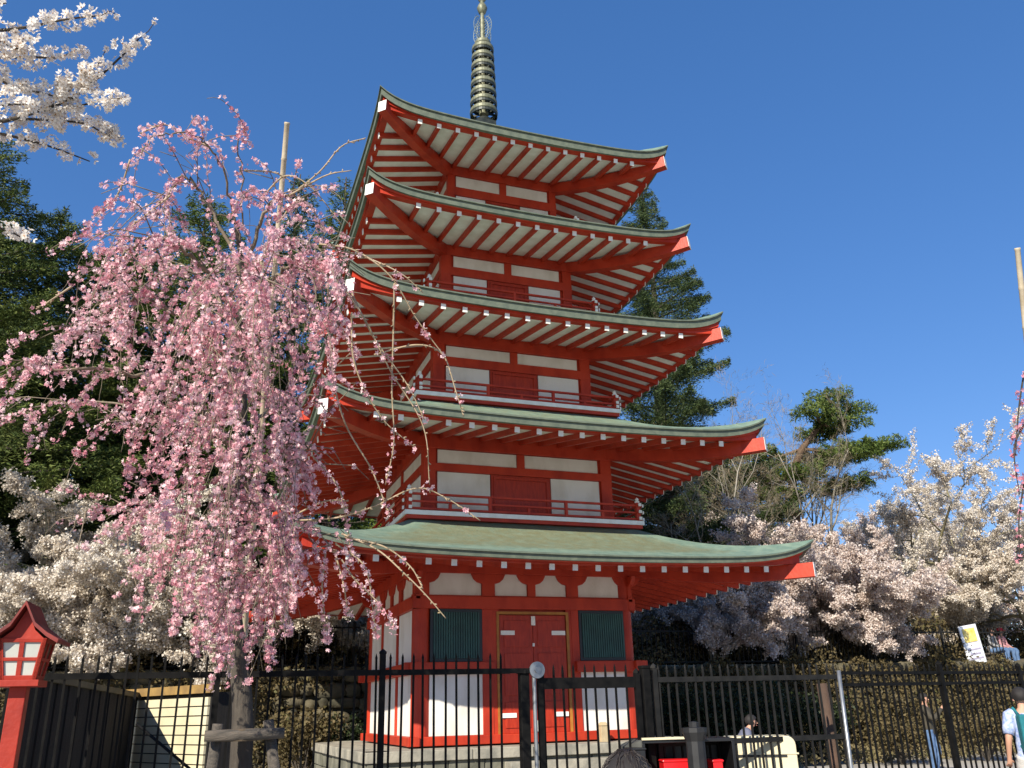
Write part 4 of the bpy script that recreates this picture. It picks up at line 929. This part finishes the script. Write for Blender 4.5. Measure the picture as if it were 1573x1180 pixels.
    limb([(368, 660, 8), (430, 620, 8.4), (480, 610, 8.6), (510, 640, 8.7)], .026, 20, .6, 1.7)
    limb([(360, 820, 8), (370, 760, 7.4), (385, 760, 7.0), (395, 800, 6.9)], .024, 20, .6, 1.8)
    limb([(366, 680, 8), (300, 640, 7.5), (240, 640, 7.1), (200, 680, 7.0)], .028, 12, .3, .9)
    limb([(360, 760, 8), (365, 700, 7.4), (360, 690, 7.1), (350, 740, 7.0)], .022, 22, 1.0, 2.2)
    limb([(368, 660, 8), (372, 590, 7.4), (365, 580, 7.0), (350, 640, 6.8)], .022, 22, 1.0, 2.4)
    limb([(352, 870, 8), (310, 830, 7.5), (270, 835, 7.2), (240, 870, 7.1)], .020, 10, .4, .9)
    limb([(352, 870, 8), (390, 830, 7.4), (430, 840, 7.1), (460, 880, 7.0)], .020, 22, .5, 1.2)
    limb([(362, 740, 8), (410, 690, 7.8), (450, 700, 7.6), (470, 760, 7.5)], .022, 24, .8, 1.9)
    limb([(352, 850, 8), (240, 800, 8.4), (150, 780, 8.7), (100, 820, 8.8)], .022, 9, .3, .6)
    limb([(352, 930, 8), (372, 890, 7.5), (395, 895, 7.2), (412, 930, 7.1)], .020, 30, .4, 1.2)
    limb([(354, 900, 8), (345, 870, 7.5), (330, 875, 7.2), (312, 915, 7.1)], .018, 18, .4, 1.0)
    limb([(356, 830, 8), (420, 780, 7.7), (465, 800, 7.5), (492, 860, 7.4)], .018, 16, .3, .8)
    limb([(365, 640, 8), (340, 540, 7.3), (310, 500, 6.9), (280, 540, 6.8)], .018, 20, .5, 1.4)
    P0 = []; N0 = []; R0 = []; K = []
    def bloom(p, d, k, r_):
        for _ in range(k):
            o = Vector((rnd.gauss(0, 1), rnd.gauss(0, 1), rnd.gauss(0, 1))).normalized()
            P0.append(tuple(p+o*r_*rnd.uniform(.5, 1.9)+Vector((0, 0, -.012)))); N0.append(tuple(o+Vector((0, 0, -.35)))); R0.append(r_*rnd.uniform(.8, 1.15))
    def strand(p, d, Ls, r_=.0045, dens=1., clip=True):
        step = .075; pts = [p.copy()]; rr = []; n = int(Ls/step); sw = Vector((rnd.gauss(0, .03), rnd.gauss(0, .03), 0)); run = rnd.random()
        for i in range(n):
            d = (d+Vector((0, 0, -.24))+sw*.7+Vector((rnd.gauss(0, .13), rnd.gauss(0, .13), 0))).normalized(); p = p+d*step
            u, v = px(p+O)
            if clip and (v > bottom(u)-rnd.uniform(0, 60) or u > (575 if v < 600 else 512)-rnd.uniform(0, 60)): break
            pts.append(p.copy()); run += rnd.gauss(0, .22)
            dn = dens*(.40+1.05*math.sin(run*2.2+i*.30))
            if dn > .15: bloom(p+Vector((rnd.gauss(0, .012), rnd.gauss(0, .012), 0)), d, 3+int(rnd.random()*12*dn), rnd.uniform(.013, .0205))
        if len(pts) > 1: br.tube(pts, [r_*(1-.6*i/len(pts)) for i in range(len(pts))], 4)
    for (pl_, r_, n, l0, l1) in L:
        if r_ > .013:
            for j in range(7):          # short side shoots
                i = rnd.randint(5, len(pl_)-3); q0 = pl_[i]; dd = (pl_[i+1]-pl_[i]).normalized()+Vector((rnd.gauss(0, .6), rnd.gauss(0, .6), rnd.uniform(.1, .8))); q1 = q0+dd.normalized()*rnd.uniform(.15, .35); q2 = q1+(dd.normalized()+Vector((0, 0, -.9))).normalized()*rnd.uniform(.15, .3)
                br.tube([q0, q1, q2], [.006, .0045, .003], 4); strand(q1, dd, rnd.uniform(l0, l1)*.6); bloom(q1, dd, 4, .017)
        br.tube(pl_, [r_*(1-.78*i/(len(pl_)-1)) for i in range(len(pl_))], 7); m_ = len(pl_)-1
        for j in range(int(n*.70)):
            u = .22+.78*rnd.random(); i = min(int(u*m_), m_-1); p = pl_[i].lerp(pl_[i+1], u*m_-i); d = (pl_[i+1]-pl_[i]).normalized()
            a = rnd.uniform(0, 2*PI); o = Vector((math.cos(a), math.sin(a), rnd.uniform(-.1, .5)))
            strand(p, (d*.4+o*.55).normalized(), rnd.uniform(l0, l1)*1.12, dens=rnd.choice((.8, 1., 1.25)))
        for j in range(m_*2 if r_ > .012 else m_): 
            u = .35+.65*rnd.random(); i = min(int(u*m_), m_-1); rnd.random() < .6 and bloom(pl_[i].lerp(pl_[i+1], u*m_-i)+Vector((rnd.gauss(0, .02), rnd.gauss(0, .02), rnd.gauss(0, .02))), Vector((0, 0, -1)), rnd.randint(2, 6), .017)
    # long nearly bare whips
    W = [([(405, 300, 7.7), (440, 270, 7.6), (480, 290, 7.5), (525, 345, 7.4)], .1), ([(440, 305, 7.6), (490, 265, 7.5), (525, 225, 7.5), (562, 212, 7.5)], 0), ([(445, 300, 7.5), (500, 270, 7.4), (540, 262, 7.4)], 0),
      ([(490, 375, 7.2), (545, 385, 7.1), (600, 425, 7.0), (640, 490, 7.0), (686, 552, 7.0)], .12), ([(500, 380, 7.2), (560, 395, 7.1), (615, 420, 7.0), (650, 450, 7.0)], .08), ([(520, 430, 7.1), (560, 490, 7.0), (600, 570, 6.95), (650, 655, 6.9), (660, 745, 6.9)], .15),
      ([(540, 450, 7.1), (575, 520, 7.0), (625, 590, 6.95), (652, 645, 6.9)], .12), ([(505, 560, 7.1), (530, 650, 7.0), (570, 720, 6.95), (590, 770, 6.9), (598, 795, 6.9)], .10), ([(455, 800, 7.2), (520, 795, 7.1), (575, 778, 7.0), (640, 750, 6.9), (690, 768, 6.9), (738, 800, 6.9)], .04),
      ([(455, 790, 7.2), (500, 770, 7.1), (535, 770, 7.0)], .2), ([(525, 820, 7.1), (580, 845, 7.0), (620, 880, 6.9), (655, 915, 6.9), (685, 950, 6.9)], .03), ([(530, 825, 7.1), (590, 840, 7.0), (630, 870, 6.9), (650, 905, 6.9)], .05),
      ([(606, 435, 7), (604, 520, 7), (602, 600, 6.95), (605, 680, 6.9), (592, 745, 6.9)], .3), ([(515, 850, 7.2), (528, 900, 7.1), (535, 945, 7.1)], .7), ([(525, 860, 7.1), (545, 890, 7.0), (580, 925, 7.0), (608, 965, 7.0)], .45), ([(500, 850, 7.2), (495, 900, 7.1), (500, 960, 7.1), (505, 990, 7.1)], .8), ([(515, 835, 7.2), (560, 870, 7.1), (572, 930, 7.1), (578, 975, 7.1)], .6), ([(480, 700, 7.3), (520, 750, 7.2), (535, 820, 7.2), (540, 870, 7.2)], .7),
      ([(540, 480, 7.1), (545, 560, 7.0), (585, 640, 7.0), (640, 690, 7.0)], .3), ([(575, 545, 7.2), (640, 530, 7.1), (680, 545, 7.1), (700, 600, 7.), (712, 640, 7.0)], .06), ([(430, 340, 8.2), (455, 310, 8.2), (478, 330, 8.2)], .3),
      ([(200, 245, 7.4), (180, 300, 7.4), (148, 332, 7.4)], .35), ([(262, 300, 8.2), (225, 330, 8.1), (200, 350, 8.1), (187, 372, 8.1)], .5), ([(320, 225, 7.7), (290, 212, 7.7), (255, 192, 7.7), (215, 205, 7.7)], .5), ([(375, 262, 7.9), (420, 265, 7.8), (450, 280, 7.8)], .05),
      ([(110, 440, 7.1), (80, 460, 7.1), (55, 475, 7.1)], .15), ([(735, 850, 7.), (722, 870, 7), (728, 915, 7.)], .0)]
    del W[-1]
    for pts, dn in W:
        pp = bez([A(*q) for q in pts], 8); wh = pp; K.append(wh)
        for p in pp[2:]:
            if rnd.random() < dn*1.6: bloom(p, Vector((0, 0, -1)), rnd.randint(2, 5), .021)
    for wh in K:
        wm = MB()
        n = len(wh); wm.tube(wh, [.0085*(1-.55*i/n) for i in range(n)], 5)
        for i in range(3, n-1):
            if rnd.random() < .8:
                d = (wh[i+1]-wh[i]).normalized(); o = (d+Vector((rnd.gauss(0, .7), rnd.gauss(0, .7), rnd.gauss(0, .7)))).normalized(); wm.tube([wh[i], wh[i]+o*rnd.uniform(.015, .035)], [.005, .006], 4)
        wm.build('bare_whip', TWIG, t, smooth=True)
    br.build('branches', mat('slender_branch', (.24, .19, .13), .85, (.13, .10, .07), 10, .3, 30), t, smooth=True)
    flowers('blossoms', P0, N0, R0, PINK, t)
    print('weeping flowers', len(P0))
weeping()
# pink twigs at the right edge
def edge_weep():
    rnd = random.Random(4); b = at(1640, 1150, 8.3); O = Vector((b.x, b.y, 0)); t = empty('weeping_cherry', O, 'sparse pink weeping cherry just entering at the right edge', 'weeping cherry')
    A = lambda x, y, D: at(x, y, D)-O; tr = MB(); tp = bez([Vector((0, 0, -.1)), A(1640, 1000, 8.3), A(1645, 800, 8.3), A(1640, 600, 8.3), A(1625, 500, 8.3)], 6); tr.tube(tp, [.07*(1-.7*i/len(tp)) for i in range(len(tp))], 9)
    P0 = []; N0 = []
    for pts in ([(1640, 620, 8.3), (1600, 540, 8.2), (1578, 560, 8.2), (1566, 620, 8.2), (1560, 700, 8.2)], [(1645, 700, 8.3), (1600, 640, 8.2), (1576, 650, 8.2), (1558, 690, 8.2), (1566, 760, 8.2)], [(1645, 800, 8.3), (1600, 700, 8.2), (1580, 720, 8.2), (1566, 790, 8.2), (1566, 860, 8.2)], [(1640, 600, 8.3), (1620, 560, 8.3), (1610, 620, 8.3), (1605, 760, 8.3)], [(1640, 560, 8.3), (1670, 540, 8.3), (1700, 640, 8.3)]):
        pp = bez([A(*q) for q in pts], 9); tr.tube(pp, [.014*(1-.75*i/len(pp)) for i in range(len(pp))], 5)
        for p in pp[6:]:
            for _ in range(rnd.randint(0, 4)):
                o = Vector((rnd.gauss(0, 1), rnd.gauss(0, 1), rnd.gauss(0, 1))).normalized(); P0.append(tuple(p+o*.03)); N0.append(tuple(o))
    tr.build('trunk', BARK, t, smooth=True); flowers('blossoms', P0, N0, .021, DPINK, t)
edge_weep()
# near white cherry spray, upper left
def spray():
    rnd = random.Random(12); O = Vector((*at(-330, 700, 5.2)[:2], 0)); t = empty('near_cherry_tree', O, 'near white cherry whose flowering branches enter at the upper left', 'cherry tree')
    A = lambda x, y, D=4.6: at(x, y, D)-O; mb = MB(); P0 = []; N0 = []; R0 = []
    tp = bez([Vector((0, 0, -.1)), Vector((.05, 0, 1.2)), A(-320, 500, 5.2), A(-290, 300, 5.1), A(-260, 120, 5.0)], 6); mb.tube(tp, [.13*(1-.6*i/len(tp)) for i in range(len(tp))], 10)
    hub = A(-270, 170, 5.0)
    def br_(pts, r_, d, sub=True):
        pp = bez([A(*q) for q in pts], 8); mb.tube(pp, [r_*(1-.7*i/len(pp)) for i in range(len(pp))], 6)
        for i in range(len(pp)-1):
            for _ in range(1 if rnd.random() < d*.8 else 0):
                c = pp[i].lerp(pp[i+1], rnd.random())+Vector((rnd.gauss(0, 1), rnd.gauss(0, 1), rnd.gauss(0, 1))).normalized()*rnd.uniform(.012, .04)
                for _ in range(rnd.randint(5, 9)):
                    o = Vector((rnd.gauss(0, 1), rnd.gauss(0, 1), rnd.gauss(0, 1))).normalized(); P0.append(tuple(c+o*rnd.uniform(.018, .028))); N0.append(tuple(o)); R0.append(rnd.uniform(.0155, .020))
    mb.tube([A(-262, 130, 5.0), A(-180, 180, 4.8), A(-80, 190, 4.6)], [.05, .035, .02], 7); mb.tube([A(-262, 120, 5.0), A(-160, 40, 4.8), A(-80, 20, 4.6)], [.04, .03, .018], 7)
    mb.tube([A(-280, 250, 5.1), A(-190, 280, 4.8), A(-90, 330, 4.6)], [.04, .025, .012], 7); mb.tube([A(-280, 250, 5.1), A(-180, 170, 4.8), A(-90, 110, 4.6)], [.04, .025, .012], 7)
    D = 4.6
    br_([(-80, 192, 4.6), (0, 187, 4.6), (60, 170, 4.55), (110, 150, 4.5), (150, 120, 4.5), (185, 88, 4.5), (213, 60, 4.5)], .011, .95)
    br_([(-80, 18, 4.6), (-20, 45, 4.6), (40, 42, 4.6), (100, 30, 4.55), (155, 24, 4.5)], .010, .95)
    br_([(-80, 25, 4.7), (-30, 10, 4.7), (10, 5, 4.7)], .008, .9)
    br_([(-80, 105, 4.6), (-20, 90, 4.6), (40, 88, 4.6), (90, 88, 4.6), (118, 76, 4.6)], .009, .85)
    br_([(-80, 112, 4.5), (-20, 110, 4.5), (20, 135, 4.5), (60, 142, 4.5), (90, 150, 4.5)], .009, .95)
    br_([(60, 170, 4.55), (110, 165, 4.5), (155, 155, 4.45), (192, 150, 4.4)], .007, .95)
    br_([(20, 182, 4.6), (80, 185, 4.6), (130, 190, 4.6), (160, 205, 4.6), (185, 212, 4.6)], .007, .95)
    br_([(-80, 210, 4.6), (-10, 205, 4.6), (40, 215, 4.6), (85, 228, 4.6), (138, 248, 4.6)], .009, .95)
    br_([(-80, 200, 4.4), (-20, 170, 4.4), (20, 160, 4.4), (60, 165, 4.4)], .009, .8)
    br_([(-60, 40, 4.5), (-10, 60, 4.5), (30, 75, 4.5), (35, 60, 4.5)], .007, .8)
    br_([(100, 150, 4.5), (103, 135, 4.5), (105, 122, 4.5)], .005, .8); br_([(130, 140, 4.5), (132, 115, 4.5), (140, 105, 4.5)], .005, .9)
    br_([(-90, 330, 4.6), (-20, 345, 4.6), (20, 358, 4.6), (52, 378, 4.6)], .008, .45)
    for x, y in ((170, 17), (163, 75), (238, 33), (180, 26)):
        c = A(x, y, 4.5)
        for _ in range(4):
            o = Vector((rnd.gauss(0, 1), rnd.gauss(0, 1), rnd.gauss(0, 1))).normalized(); P0.append(tuple(c+o*.008)); N0.append(tuple(o)); R0.append(.013)
    mb.tube([A(213, 60, 4.5), A(228, 48, 4.5), A(238, 33, 4.5)], .0018, 4); mb.tube([A(155, 24, 4.5), A(170, 17, 4.5), A(180, 24, 4.5)], .0018, 4); mb.tube([A(150, 100, 4.5), A(163, 76, 4.5)], .0018, 4)
    mb.build('branches', BARKD, t, smooth=True); flowers('blossoms', P0, N0, R0, WPET, t)
    cen = MB(); quads('flower_centres', np.array(P0)+unit(np.array(N0))*.003, .009, foliage('flower_centre', [(.45, .22, .12), (.55, .32, .12)], .2), t)
spray()

# ------------------------------------------------------------------ people
def skinned(name, nodes, edges, m, parent, sub=1, root=0):
    me = bpy.data.meshes.new(name); me.from_pydata([n[0] for n in nodes], edges, []); me.materials.append(m)
    o = bpy.data.objects.new(name, me); C.objects.link(o); o.parent = parent
    md = o.modifiers.new('skin', 'SKIN'); md.use_smooth_shade = True
    lay = me.skin_vertices[0].data if me.skin_vertices else None
    if lay is None:
        bm = bmesh.new(); bm.from_mesh(me); bm.verts.layers.skin.verify(); bm.to_mesh(me); bm.free(); lay = me.skin_vertices[0].data
    for i, n in enumerate(nodes):
        r = n[1]; lay[i].radius = r if isinstance(r, tuple) else (r, r); lay[i].use_root = i == root
    sb = o.modifiers.new('sub', 'SUBSURF'); sb.levels = sub; sb.render_levels = sub
    return o
def hand(nodes, edges, w_i, wr, dr, up, curl=.5):
    """palm and five bent fingers growing from wrist node index w_i"""
    wr, dr = Vector(wr), Vector(dr).normalized(); up = Vector(up); side = dr.cross(up).normalized(); up = side.cross(dr).normalized()
    n0 = len(nodes); nodes.append((tuple(wr+dr*.055), (.036, .020))); edges.append((w_i, n0))
    for j, (s, l) in enumerate(((-.027, .062), (-.009, .072), (.009, .068), (.027, .054))):
        b = wr+dr*.085+side*s; k = len(nodes); nodes.append((tuple(b), .011)); edges.append((n0, k))
        d2 = (dr*math.cos(curl)-up*math.sin(curl)).normalized(); p = b+d2*l*.5; nodes.append((tuple(p), .009)); edges.append((k, k+1))
        d3 = (dr*math.cos(curl*2.2)-up*math.sin(curl*2.2)).normalized(); nodes.append((tuple(p+d3*l*.45), .0075)); edges.append((k+1, k+2))
    k = len(nodes); b = wr+dr*.035-side*.035; nodes.append((tuple(b), .012)); edges.append((n0, k)); nodes.append((tuple(b+dr*.035-side*.02-up*.015), .010)); edges.append((k, k+1))
def person(name, loc, rz, pose, top, legs, shoes, hair, label, H=1.7, skin=SKIN, hairlen=0, hat=None, group=None, sleeve=True):
    s = H/1.72; t = empty(name, loc, label, 'person', group); t.rotation_euler.z = rz; t.scale = (s, s, s)
    P = dict(pelvis=(0, 0, .94), spine=(0, .0, 1.14), chest=(0, .0, 1.34), neck=(0, .0, 1.47), head=(0, -.015, 1.60))
    for sd, sg in (('L', 1), ('R', -1)):
        P['sh'+sd] = (sg*.17, 0, 1.40); P['el'+sd] = (sg*.22, .02, 1.13); P['wr'+sd] = (sg*.22, -.05, .90)
        P['hip'+sd] = (sg*.09, 0, .90); P['kn'+sd] = (sg*.10, -.02, .50); P['an'+sd] = (sg*.10, .02, .09); P['to'+sd] = (sg*.115, -.13, .035)
    P.update(pose)
    V = Vector
    nodes = [(P['pelvis'], (.14, .10)), (P['spine'], (.125, .09)), (P['chest'], (.15, .10)), (P['neck'], .055), (tuple(V(P['neck']).lerp(V(P['head']), .5)), .05)]
    edges = [(0, 1), (1, 2), (2, 3), (3, 4)]
    hd = V(P['head'])
    nodes += [(tuple(hd+V((0, -.0, -.045))), (.062, .068)), (tuple(hd+V((0, 0, .03))), (.078, .092)), (tuple(hd+V((0, .005, .085))), (.055, .065))]; edges += [(4, 5), (5, 6), (6, 7)]
    ix = {}
    for sd in 'LR':
        for ks, rs, pr in ((('sh', 'el', 'wr'), (.055, .042, .028), 2), (('hip', 'kn', 'an', 'to'), (.085, .055, .04, .035), 0)):
            prev = pr
            for k, r_ in zip(ks, rs): ix[k+sd] = len(nodes); nodes.append((P[k+sd], r_)); edges.append((prev, ix[k+sd])); prev = ix[k+sd]
        w_ = V(P['wr'+sd]); e_ = V(P['el'+sd]); hand(nodes, edges, ix['wr'+sd], w_, w_-e_, pose.get('palm'+sd, (0, 1, .2)), pose.get('curl', .5))
    skinned('body', nodes, edges, skin, t)
    # face
    f = MB()
    for sg in (-1, 1): f.lathe((hd.x+sg*.030, hd.y-.083, hd.z+.012), [(0, -.007), (.010, -.002), (.010, .002), (0, .007)], 8, 0)
    f.box((hd.x, hd.y-.082, hd.z-.052), (.042, .012, .010), 1)
    for sg in (-1, 1): f.box((hd.x+sg*.03, hd.y-.088, hd.z+.032), (.03, .008, .006), 0)
    f.build('face_features', [hair, mat('lips', (.38, .12, .10), .5)], t)
    f = MB(); f.add([(hd.x, hd.y-.088, hd.z+.012), (hd.x-.014, hd.y-.085, hd.z-.024), (hd.x+.014, hd.y-.085, hd.z-.024), (hd.x, hd.y-.112, hd.z-.02)], [(0, 1, 3), (0, 3, 2), (1, 2, 3)])
    for sg in (-1, 1): f.box((hd.x+sg*.082, hd.y+.005, hd.z+.0), (.014, .035, .05))
    f.build('nose_and_ears', skin, t, smooth=False)
    # hair: cap over skull (and longer hair behind)
    bm = bmesh.new(); bmesh.ops.create_icosphere(bm, subdivisions=3, radius=1)
    rr = random.Random(int(abs(loc[0])*100))
    for v in list(bm.verts):
        c = v.co.copy(); v.co = Vector((hd.x+c.x*.097, hd.y+.014+c.y*.112, hd.z+.035+c.z*.105))
        if hairlen and c.z < -.1 and c.y > -.25: v.co.z -= hairlen*(-c.z)
        v.co += Vector((rr.gauss(0, .002),)*3)
    if not hairlen: kill = [v for v in bm.verts if (v.co.y < hd.y-.045 and v.co.z < hd.z+.055) or v.co.z < hd.z-.04]
    else: kill = [v for v in bm.verts if v.co.y < hd.y-.045 and v.co.z < hd.z+.055]
    bmesh.ops.delete(bm, geom=kill, context='VERTS'); me = bpy.data.meshes.new('hair'); bm.to_mesh(me); bm.free(); me.materials.append(hair); me.polygons.foreach_set('use_smooth', [True]*len(me.polygons))
    o = bpy.data.objects.new('hair', me); C.objects.link(o); o.parent = t
    if hat:
        m = MB(); m.lathe((hd.x, hd.y+.01, hd.z+.06), [(.125, -.01), (.115, .0), (.112, .04), (.09, .085), (0, .105)], 18); m.box((hd.x, hd.y-.14, hd.z+.055), (.14, .10, .012)); m.build('cap', hat, t, smooth=True)
    # jacket, trousers, shoes
    def limbtube(mb, pts, rs, fl=1.0, n=12):
        q = bez(pts, 4); rr = np.interp(np.linspace(0, len(pts)-1, len(q)), range(len(pts)), rs); rr = [x+.004*math.sin(i*2.1) for i, x in enumerate(rr)]; k = len(mb.v); mb.tube(q, rr, n)
        if fl != 1:
            for i in range(k, len(mb.v)):
                ring_ = (i-k)//n
                if ring_ < len(q): c = q[ring_]; v = Vector(mb.v[i]); mb.v[i] = (v.x, c.y+(v.y-c.y)*fl, v.z)
    pv, sp_1, ch, nk = V(P['pelvis']), V(P['spine']), V(P['chest']), V(P['neck']); dn = (pv-sp_1).normalized()
    jk = MB(); limbtube(jk, [pv+dn*.10, pv, sp_1, ch, ch.lerp(nk, .45), ch.lerp(nk, .85)], [.165, .172, .155, .175, .15, .062], .72, 18)
    for sd in 'LR':
        sh, el, wr = V(P['sh'+sd]), V(P['el'+sd]), V(P['wr'+sd]); inn = sh.lerp(ch, .45)
        if sleeve: limbtube(jk, [inn, sh, el, el.lerp(wr, .93)], [.085, .074, .057, .044])
        else: limbtube(jk, [inn, sh, sh.lerp(el, .78)], [.085, .078, .068])
    jk.build('jacket' if sleeve else 'shirt', top, t, smooth=True)
    tr_ = MB(); limbtube(tr_, [pv-dn*.06, pv+dn*.02, pv+dn*.10], [.148, .160, .150], .76, 18)
    for sd in 'LR':
        hp, kn, an = V(P['hip'+sd]), V(P['kn'+sd]), V(P['an'+sd]); limbtube(tr_, [hp-(kn-hp)*.10, hp.lerp(kn, .25), kn, kn.lerp(an, .5), an+V((0, 0, .0))], [.10, .102, .074, .066, .060])
    tr_.build('trousers', legs, t, smooth=True)
    if hairlen:
        hs_ = MB()
        for q_ in range(170):
            a_ = rr.uniform(-2.6, 2.6)+PI/2; e_ = rr.uniform(.1, 1.2); c_ = Vector((math.cos(a_)*math.cos(e_), math.sin(a_)*math.cos(e_), math.sin(e_))); p0 = Vector((hd.x+c_.x*.099, hd.y+.014+c_.y*.114, hd.z+.036+c_.z*.107)); tdir = Vector((c_.x*.25, c_.y*.25, -1)); 
            hs_.tube([Vector((hd.x+rr.gauss(0, .012), hd.y+.03, hd.z+.146)), p0+c_*.003, p0+c_*.008+tdir*.04], [.0014, .0018, .001], 4)
        hs_.build('hair_strands', mat('brown_black_hair', (.022, .015, .012), .55), t, smooth=True)
    for sd in 'LR':
        a, b = V(P['an'+sd]), V(P['to'+sd]); skinned('shoe', [(tuple(a+V((0, .03, -.035))), .05), (tuple(a.lerp(b, .5)+V((0, 0, -.005))), .05), (tuple(b+V((0, 0, .01))), .042)], [(0, 1), (1, 2)], shoes, t)
    return t
BLK = mat('black_hair', (.014, .011, .010), .75); BRN = mat('brown_hair', (.05, .025, .014), .5)
DENIM = cloth('denim', (.055, .11, .22), (.10, .17, .30)); OLIVE = cloth('olive_jacket', (.060, .050, .032), (.035, .03, .02)); WSHOE = cloth('white_shoes', (.75, .74, .70))
NAVY = cloth('navy_cloth', (.03, .045, .10)); LBL = cloth('pale_blue_pattern', (.20, .28, .55), (.48, .54, .70), 26); PALE = cloth('pale_trousers', (.55, .53, .50)); RCAP = cloth('red_cap', (.60, .03, .06)); GREY = cloth('grey_top', (.30, .30, .31)); TEAL = cloth('teal_nylon', (.012, .17, .20))
def face_cam(p): return math.atan2(CAM[0]-p[0], -(CAM[1]-p[1]))
p = at(1437, 1178, 23.5); f = math.atan2(p.x-CAM[0], p.y-CAM[1])
person('person', (p.x, p.y, 0), R(40), {'elL': (.24, -.14, 1.18), 'wrL': (.10, -.34, 1.40), 'elR': (-.24, -.16, 1.18), 'wrR': (-.06, -.36, 1.40), 'hipL': (.09, 0, .9), 'knL': (.13, -.10, .50), 'anL': (.14, .0, .09), 'toL': (.17, -.14, .035), 'palmL': (0, -.3, 1), 'palmR': (0, -.3, 1), 'curl': .8},
       OLIVE, DENIM, WSHOE, BLK, 'person in a dark olive jacket and blue jeans taking a photograph behind the right fence', 1.72)
ph = MB(); ph.box((.02, -.43, 1.47), (.085, .02, .15)); ph.xform(Matrix.Translation((p.x, p.y, 0))@Matrix.Rotation(R(40), 4, 'Z')); tag(ph.build('phone', BLACKP, bevel=.004), 'dark phone held up by the person in the olive jacket', 'phone')
p = at(1576, 1112, 13.2)
bp_ = person('person', (p.x, p.y, 0), R(150), {'knL': (.12, -.12, .52), 'anL': (.12, -.02, .09), 'elL': (.25, .04, 1.13), 'wrL': (.26, -.04, .92)}, LBL, PALE, WSHOE, BLK, 'person in a pale blue patterned shirt at the right edge, seen from behind', 1.72, sleeve=False)
m = MB(); m.mm(-.15, .15, .11, .27, .98, 1.42); m.mm(-.11, .11, .27, .32, 1.0, 1.22); bpk = m
bpk.xform(Matrix.Translation((p.x, p.y, 0))@Matrix.Rotation(R(150), 4, 'Z')); bk = tag(bpk.build('backpack', TEAL, bevel=.04), 'teal backpack on the back of the person in the pale blue shirt', 'backpack')
m = MB()
for s_ in (-1, 1): m.tube([(s_*.11, .13, 1.42), (s_*.12, .02, 1.49), (s_*.13, -.11, 1.40), (s_*.13, -.10, 1.15), (s_*.12, .12, 1.02)], .018, 6)
m.xform(Matrix.Translation((p.x, p.y, 0))@Matrix.Rotation(R(150), 4, 'Z')); m.build('strap', TEAL, bk)
sit = {'pelvis': (0, .05, .50), 'spine': (0, .03, .70), 'chest': (0, 0, .90), 'neck': (0, -.01, 1.04), 'head': (0, -.03, 1.17)}
for sd, sg in (('L', 1), ('R', -1)):
    sit.update({'sh'+sd: (sg*.17, 0, .96), 'el'+sd: (sg*.22, -.05, .72), 'wr'+sd: (sg*.12, -.25, .60), 'hip'+sd: (sg*.09, .02, .48), 'kn'+sd: (sg*.13, -.40, .50), 'an'+sd: (sg*.12, -.42, .09), 'to'+sd: (sg*.13, -.57, .035)})
def bench(x, y, z, rz):
    b = empty('bench', (x, y, z), 'plain wooden bench under the two seated visitors on the terrace', 'bench'); b.rotation_euler.z = rz
    m = MB(); m.box((0, .08, .37), (1.5, .36, .05)); m.build('seat', LOG, b)
    for s_ in (-.6, .6): m = MB(); m.box((s_, .08, .175), (.07, .3, .35)); m.build('leg', LOG, b)
q = onY(1534, 1000, 7.0); z = 2.7
bench(q.x, q.y, z, R(20))
person('person', (q.x-.36, q.y-.13, z), R(20), sit, GREY, DENIM, WSHOE, BRN, 'seated visitor in a grey top and jeans on the terrace, left of the red cap', 1.7)
person('person', (q.x+.40, q.y+.14, z), R(14), sit, cloth('dusty_pink_top', (.45, .22, .24)), DENIM, WSHOE, BLK, 'seated visitor wearing a red cap on the terrace at the right edge', 1.7, hat=RCAP)
p = at(1135, 1100, 15.5)
person('person', (p.x, p.y, 0), R(60), {'chest': (0, -.10, 1.30), 'neck': (0, -.16, 1.42), 'head': (0, -.22, 1.53), 'shL': (.17, -.11, 1.36), 'shR': (-.17, -.11, 1.36), 'elL': (.22, -.18, 1.10), 'wrL': (.12, -.36, 1.0), 'elR': (-.22, -.18, 1.10), 'wrR': (-.12, -.36, 1.0)}, cloth('slate_jacket', (.13, .14, .20)), NAVY, WSHOE, BLK, 'visitor in a slate jacket standing in the shade behind the dark fence', 1.5)
p = at(962, 1172, 3.1)
person('person', (p.x, p.y, 0), R(150), {}, NAVY, NAVY, WSHOE, BLK, 'dark-haired person whose head just enters the bottom edge of the photo', (p.z+.02)*1.0/1.0, hairlen=.12)
